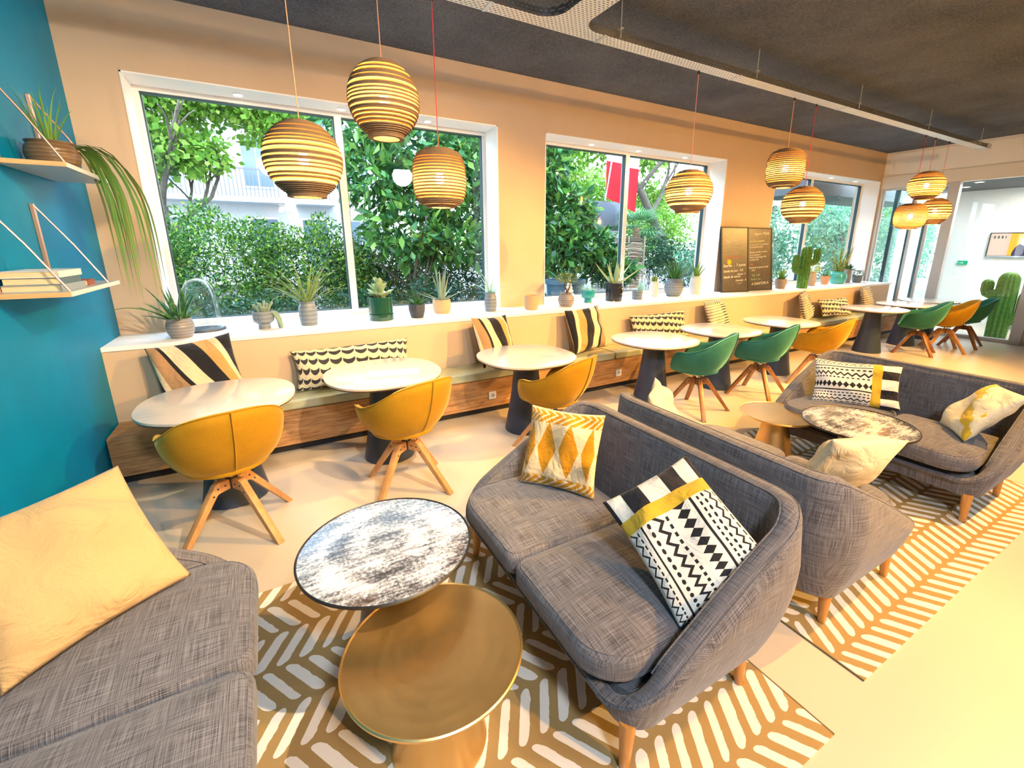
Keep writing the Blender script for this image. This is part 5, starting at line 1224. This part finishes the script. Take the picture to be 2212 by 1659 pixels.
tree('leaning grey-trunked tree at the right of the second window', 12.9, 11, 3.6, .16, [(9.4, 12, 5.0, 1.3, 1.2, .9), (10.8, 11.6, 4.6, 1.2, 1.0, .8), (12.0, 12, 5.2, 1.6, 1.2, .9), (8.2, 12.5, 4.4, 1.0, 1.0, .9), (12.2, 12.5, 3.4, .9, .8, .7)], 7000, .15, LF['lime'], 73, lean=(-2.6, 0), aspect=.6)
tree('light green tree far behind the flag in the second window', 7.6, 15, 4.0, .15, [(6.4, 15, 5.2, 1.6, 1.2, 1.3), (8.6, 15, 4.6, 1.7, 1.2, 1.2), (10.4, 15.5, 4.2, 1.6, 1.2, 1.1), (7.4, 15, 3.4, 1.6, 1.0, .9), (12.6, 16, 3.6, 1.6, 1.0, 1.4), (11, 16, 2.2, 2.2, 1.0, 1.5), (14.5, 16.5, 2.4, 2.4, 1.0, 1.8), (8.5, 16, 1.8, 2.0, 1.0, 1.5), (17.5, 17, 2.6, 2.4, 1.0, 2.0)], 26000, .17, LF['lime'], 74)
bush('dark evergreen shrub beside the palm', 10.2, 10.2, [(10.0, 10.2, 1.6, .9, .6, .7), (11.2, 10.4, 1.3, .8, .6, .7), (12.2, 10.0, 1.0, .8, .6, .6)], 6000, .10, LF['dark'], 75, stem=.9)
t = thing('planter_tub', 'big slate blue planter tub outside at the left of the second window', 'planter', (4.55, 6.6, ZG)); MB().lathe([(0, 0), (.25, 0), (.33, 1.25), (.36, 1.25), (.36, 1.32), (.32, 1.32), (.31, 1.2), (0, 1.2)], 36).build('tub', mat('slate_tub', (.05, .10, .14), .5), t)
rosette(t, 1.2, 14, (.3, .6), .05, (20, 80), (10, 60), LF['palm'], 76, 'grass', 0, .1)
# third window and entrance: blue-green trees, awning
tree('blue-green tree outside the third window', 12.6, 8.6, 1.8, .12, [(11.6, 8.6, 2.2, .9, .8, .9), (12.9, 8.8, 2.6, 1.1, .8, 1.0), (14.0, 8.8, 1.7, 1.1, .8, .8), (12.4, 8.3, 1.2, 1.2, .7, .6), (11.0, 9.0, 1.3, .9, .7, .7)], 11000, .11, LF['blue'], 77)
tree('blue-green tree outside the entrance lobby', 17.0, 8.4, 1.8, .12, [(15.8, 8.4, 2.4, 1.2, .8, 1.1), (17.6, 8.6, 2.4, 1.3, .8, 1.2), (19.5, 9, 2.2, 1.5, .9, 1.2), (16.6, 8.0, 1.1, 1.4, .7, .7), (22, 10, 2.4, 1.8, 1, 1.6)], 11000, .12, LF['blue'], 78)
tree('row tree closing the view at the far right', 26, 12, 3, .2, [(24, 12, 3.2, 2.5, 1.4, 2.2), (29, 13, 3.6, 3, 1.5, 2.6)], 6000, .25, LF['lime'], 79)
t = thing('entrance_canopy', 'dark grey canopy over the entrance outside the third window', 'canopy', (12.4, 6.3, 2.84)); MB().box(-2.2, 3.4, -.55, .75, 0, .32).build('fascia', mat('canopy_grey', (.07, .075, .08), .5), t, False); MB().box(2.9, 3.0, .6, .7, -2.99, 0).build('post', M['alu'], t, False); MB().box(-2.1, -2.0, .6, .7, -2.99, 0).build('post', M['alu'], t, False)
bush('blue-green shrubs outside the glass entrance doors', 19, 7.2, [(16.6, 6.6, 1.4, .9, .5, 1.3), (18.4, 7.0, 1.7, 1.1, .5, 1.5), (20.4, 7.6, 1.9, 1.3, .6, 1.7), (22.6, 8.4, 2.0, 1.5, .6, 1.9), (25, 9.2, 2.2, 1.6, .6, 2.2)], 14000, .12, LF['blue'], 80)
# pavement and parked car hint
struct(MB().box(-10, 40, 12.2, 19, ZG, ZG+.02).build('road_outside', mat('asphalt', (.17, .18, .20), .8), smooth=False), 'pale grey street beyond the garden')
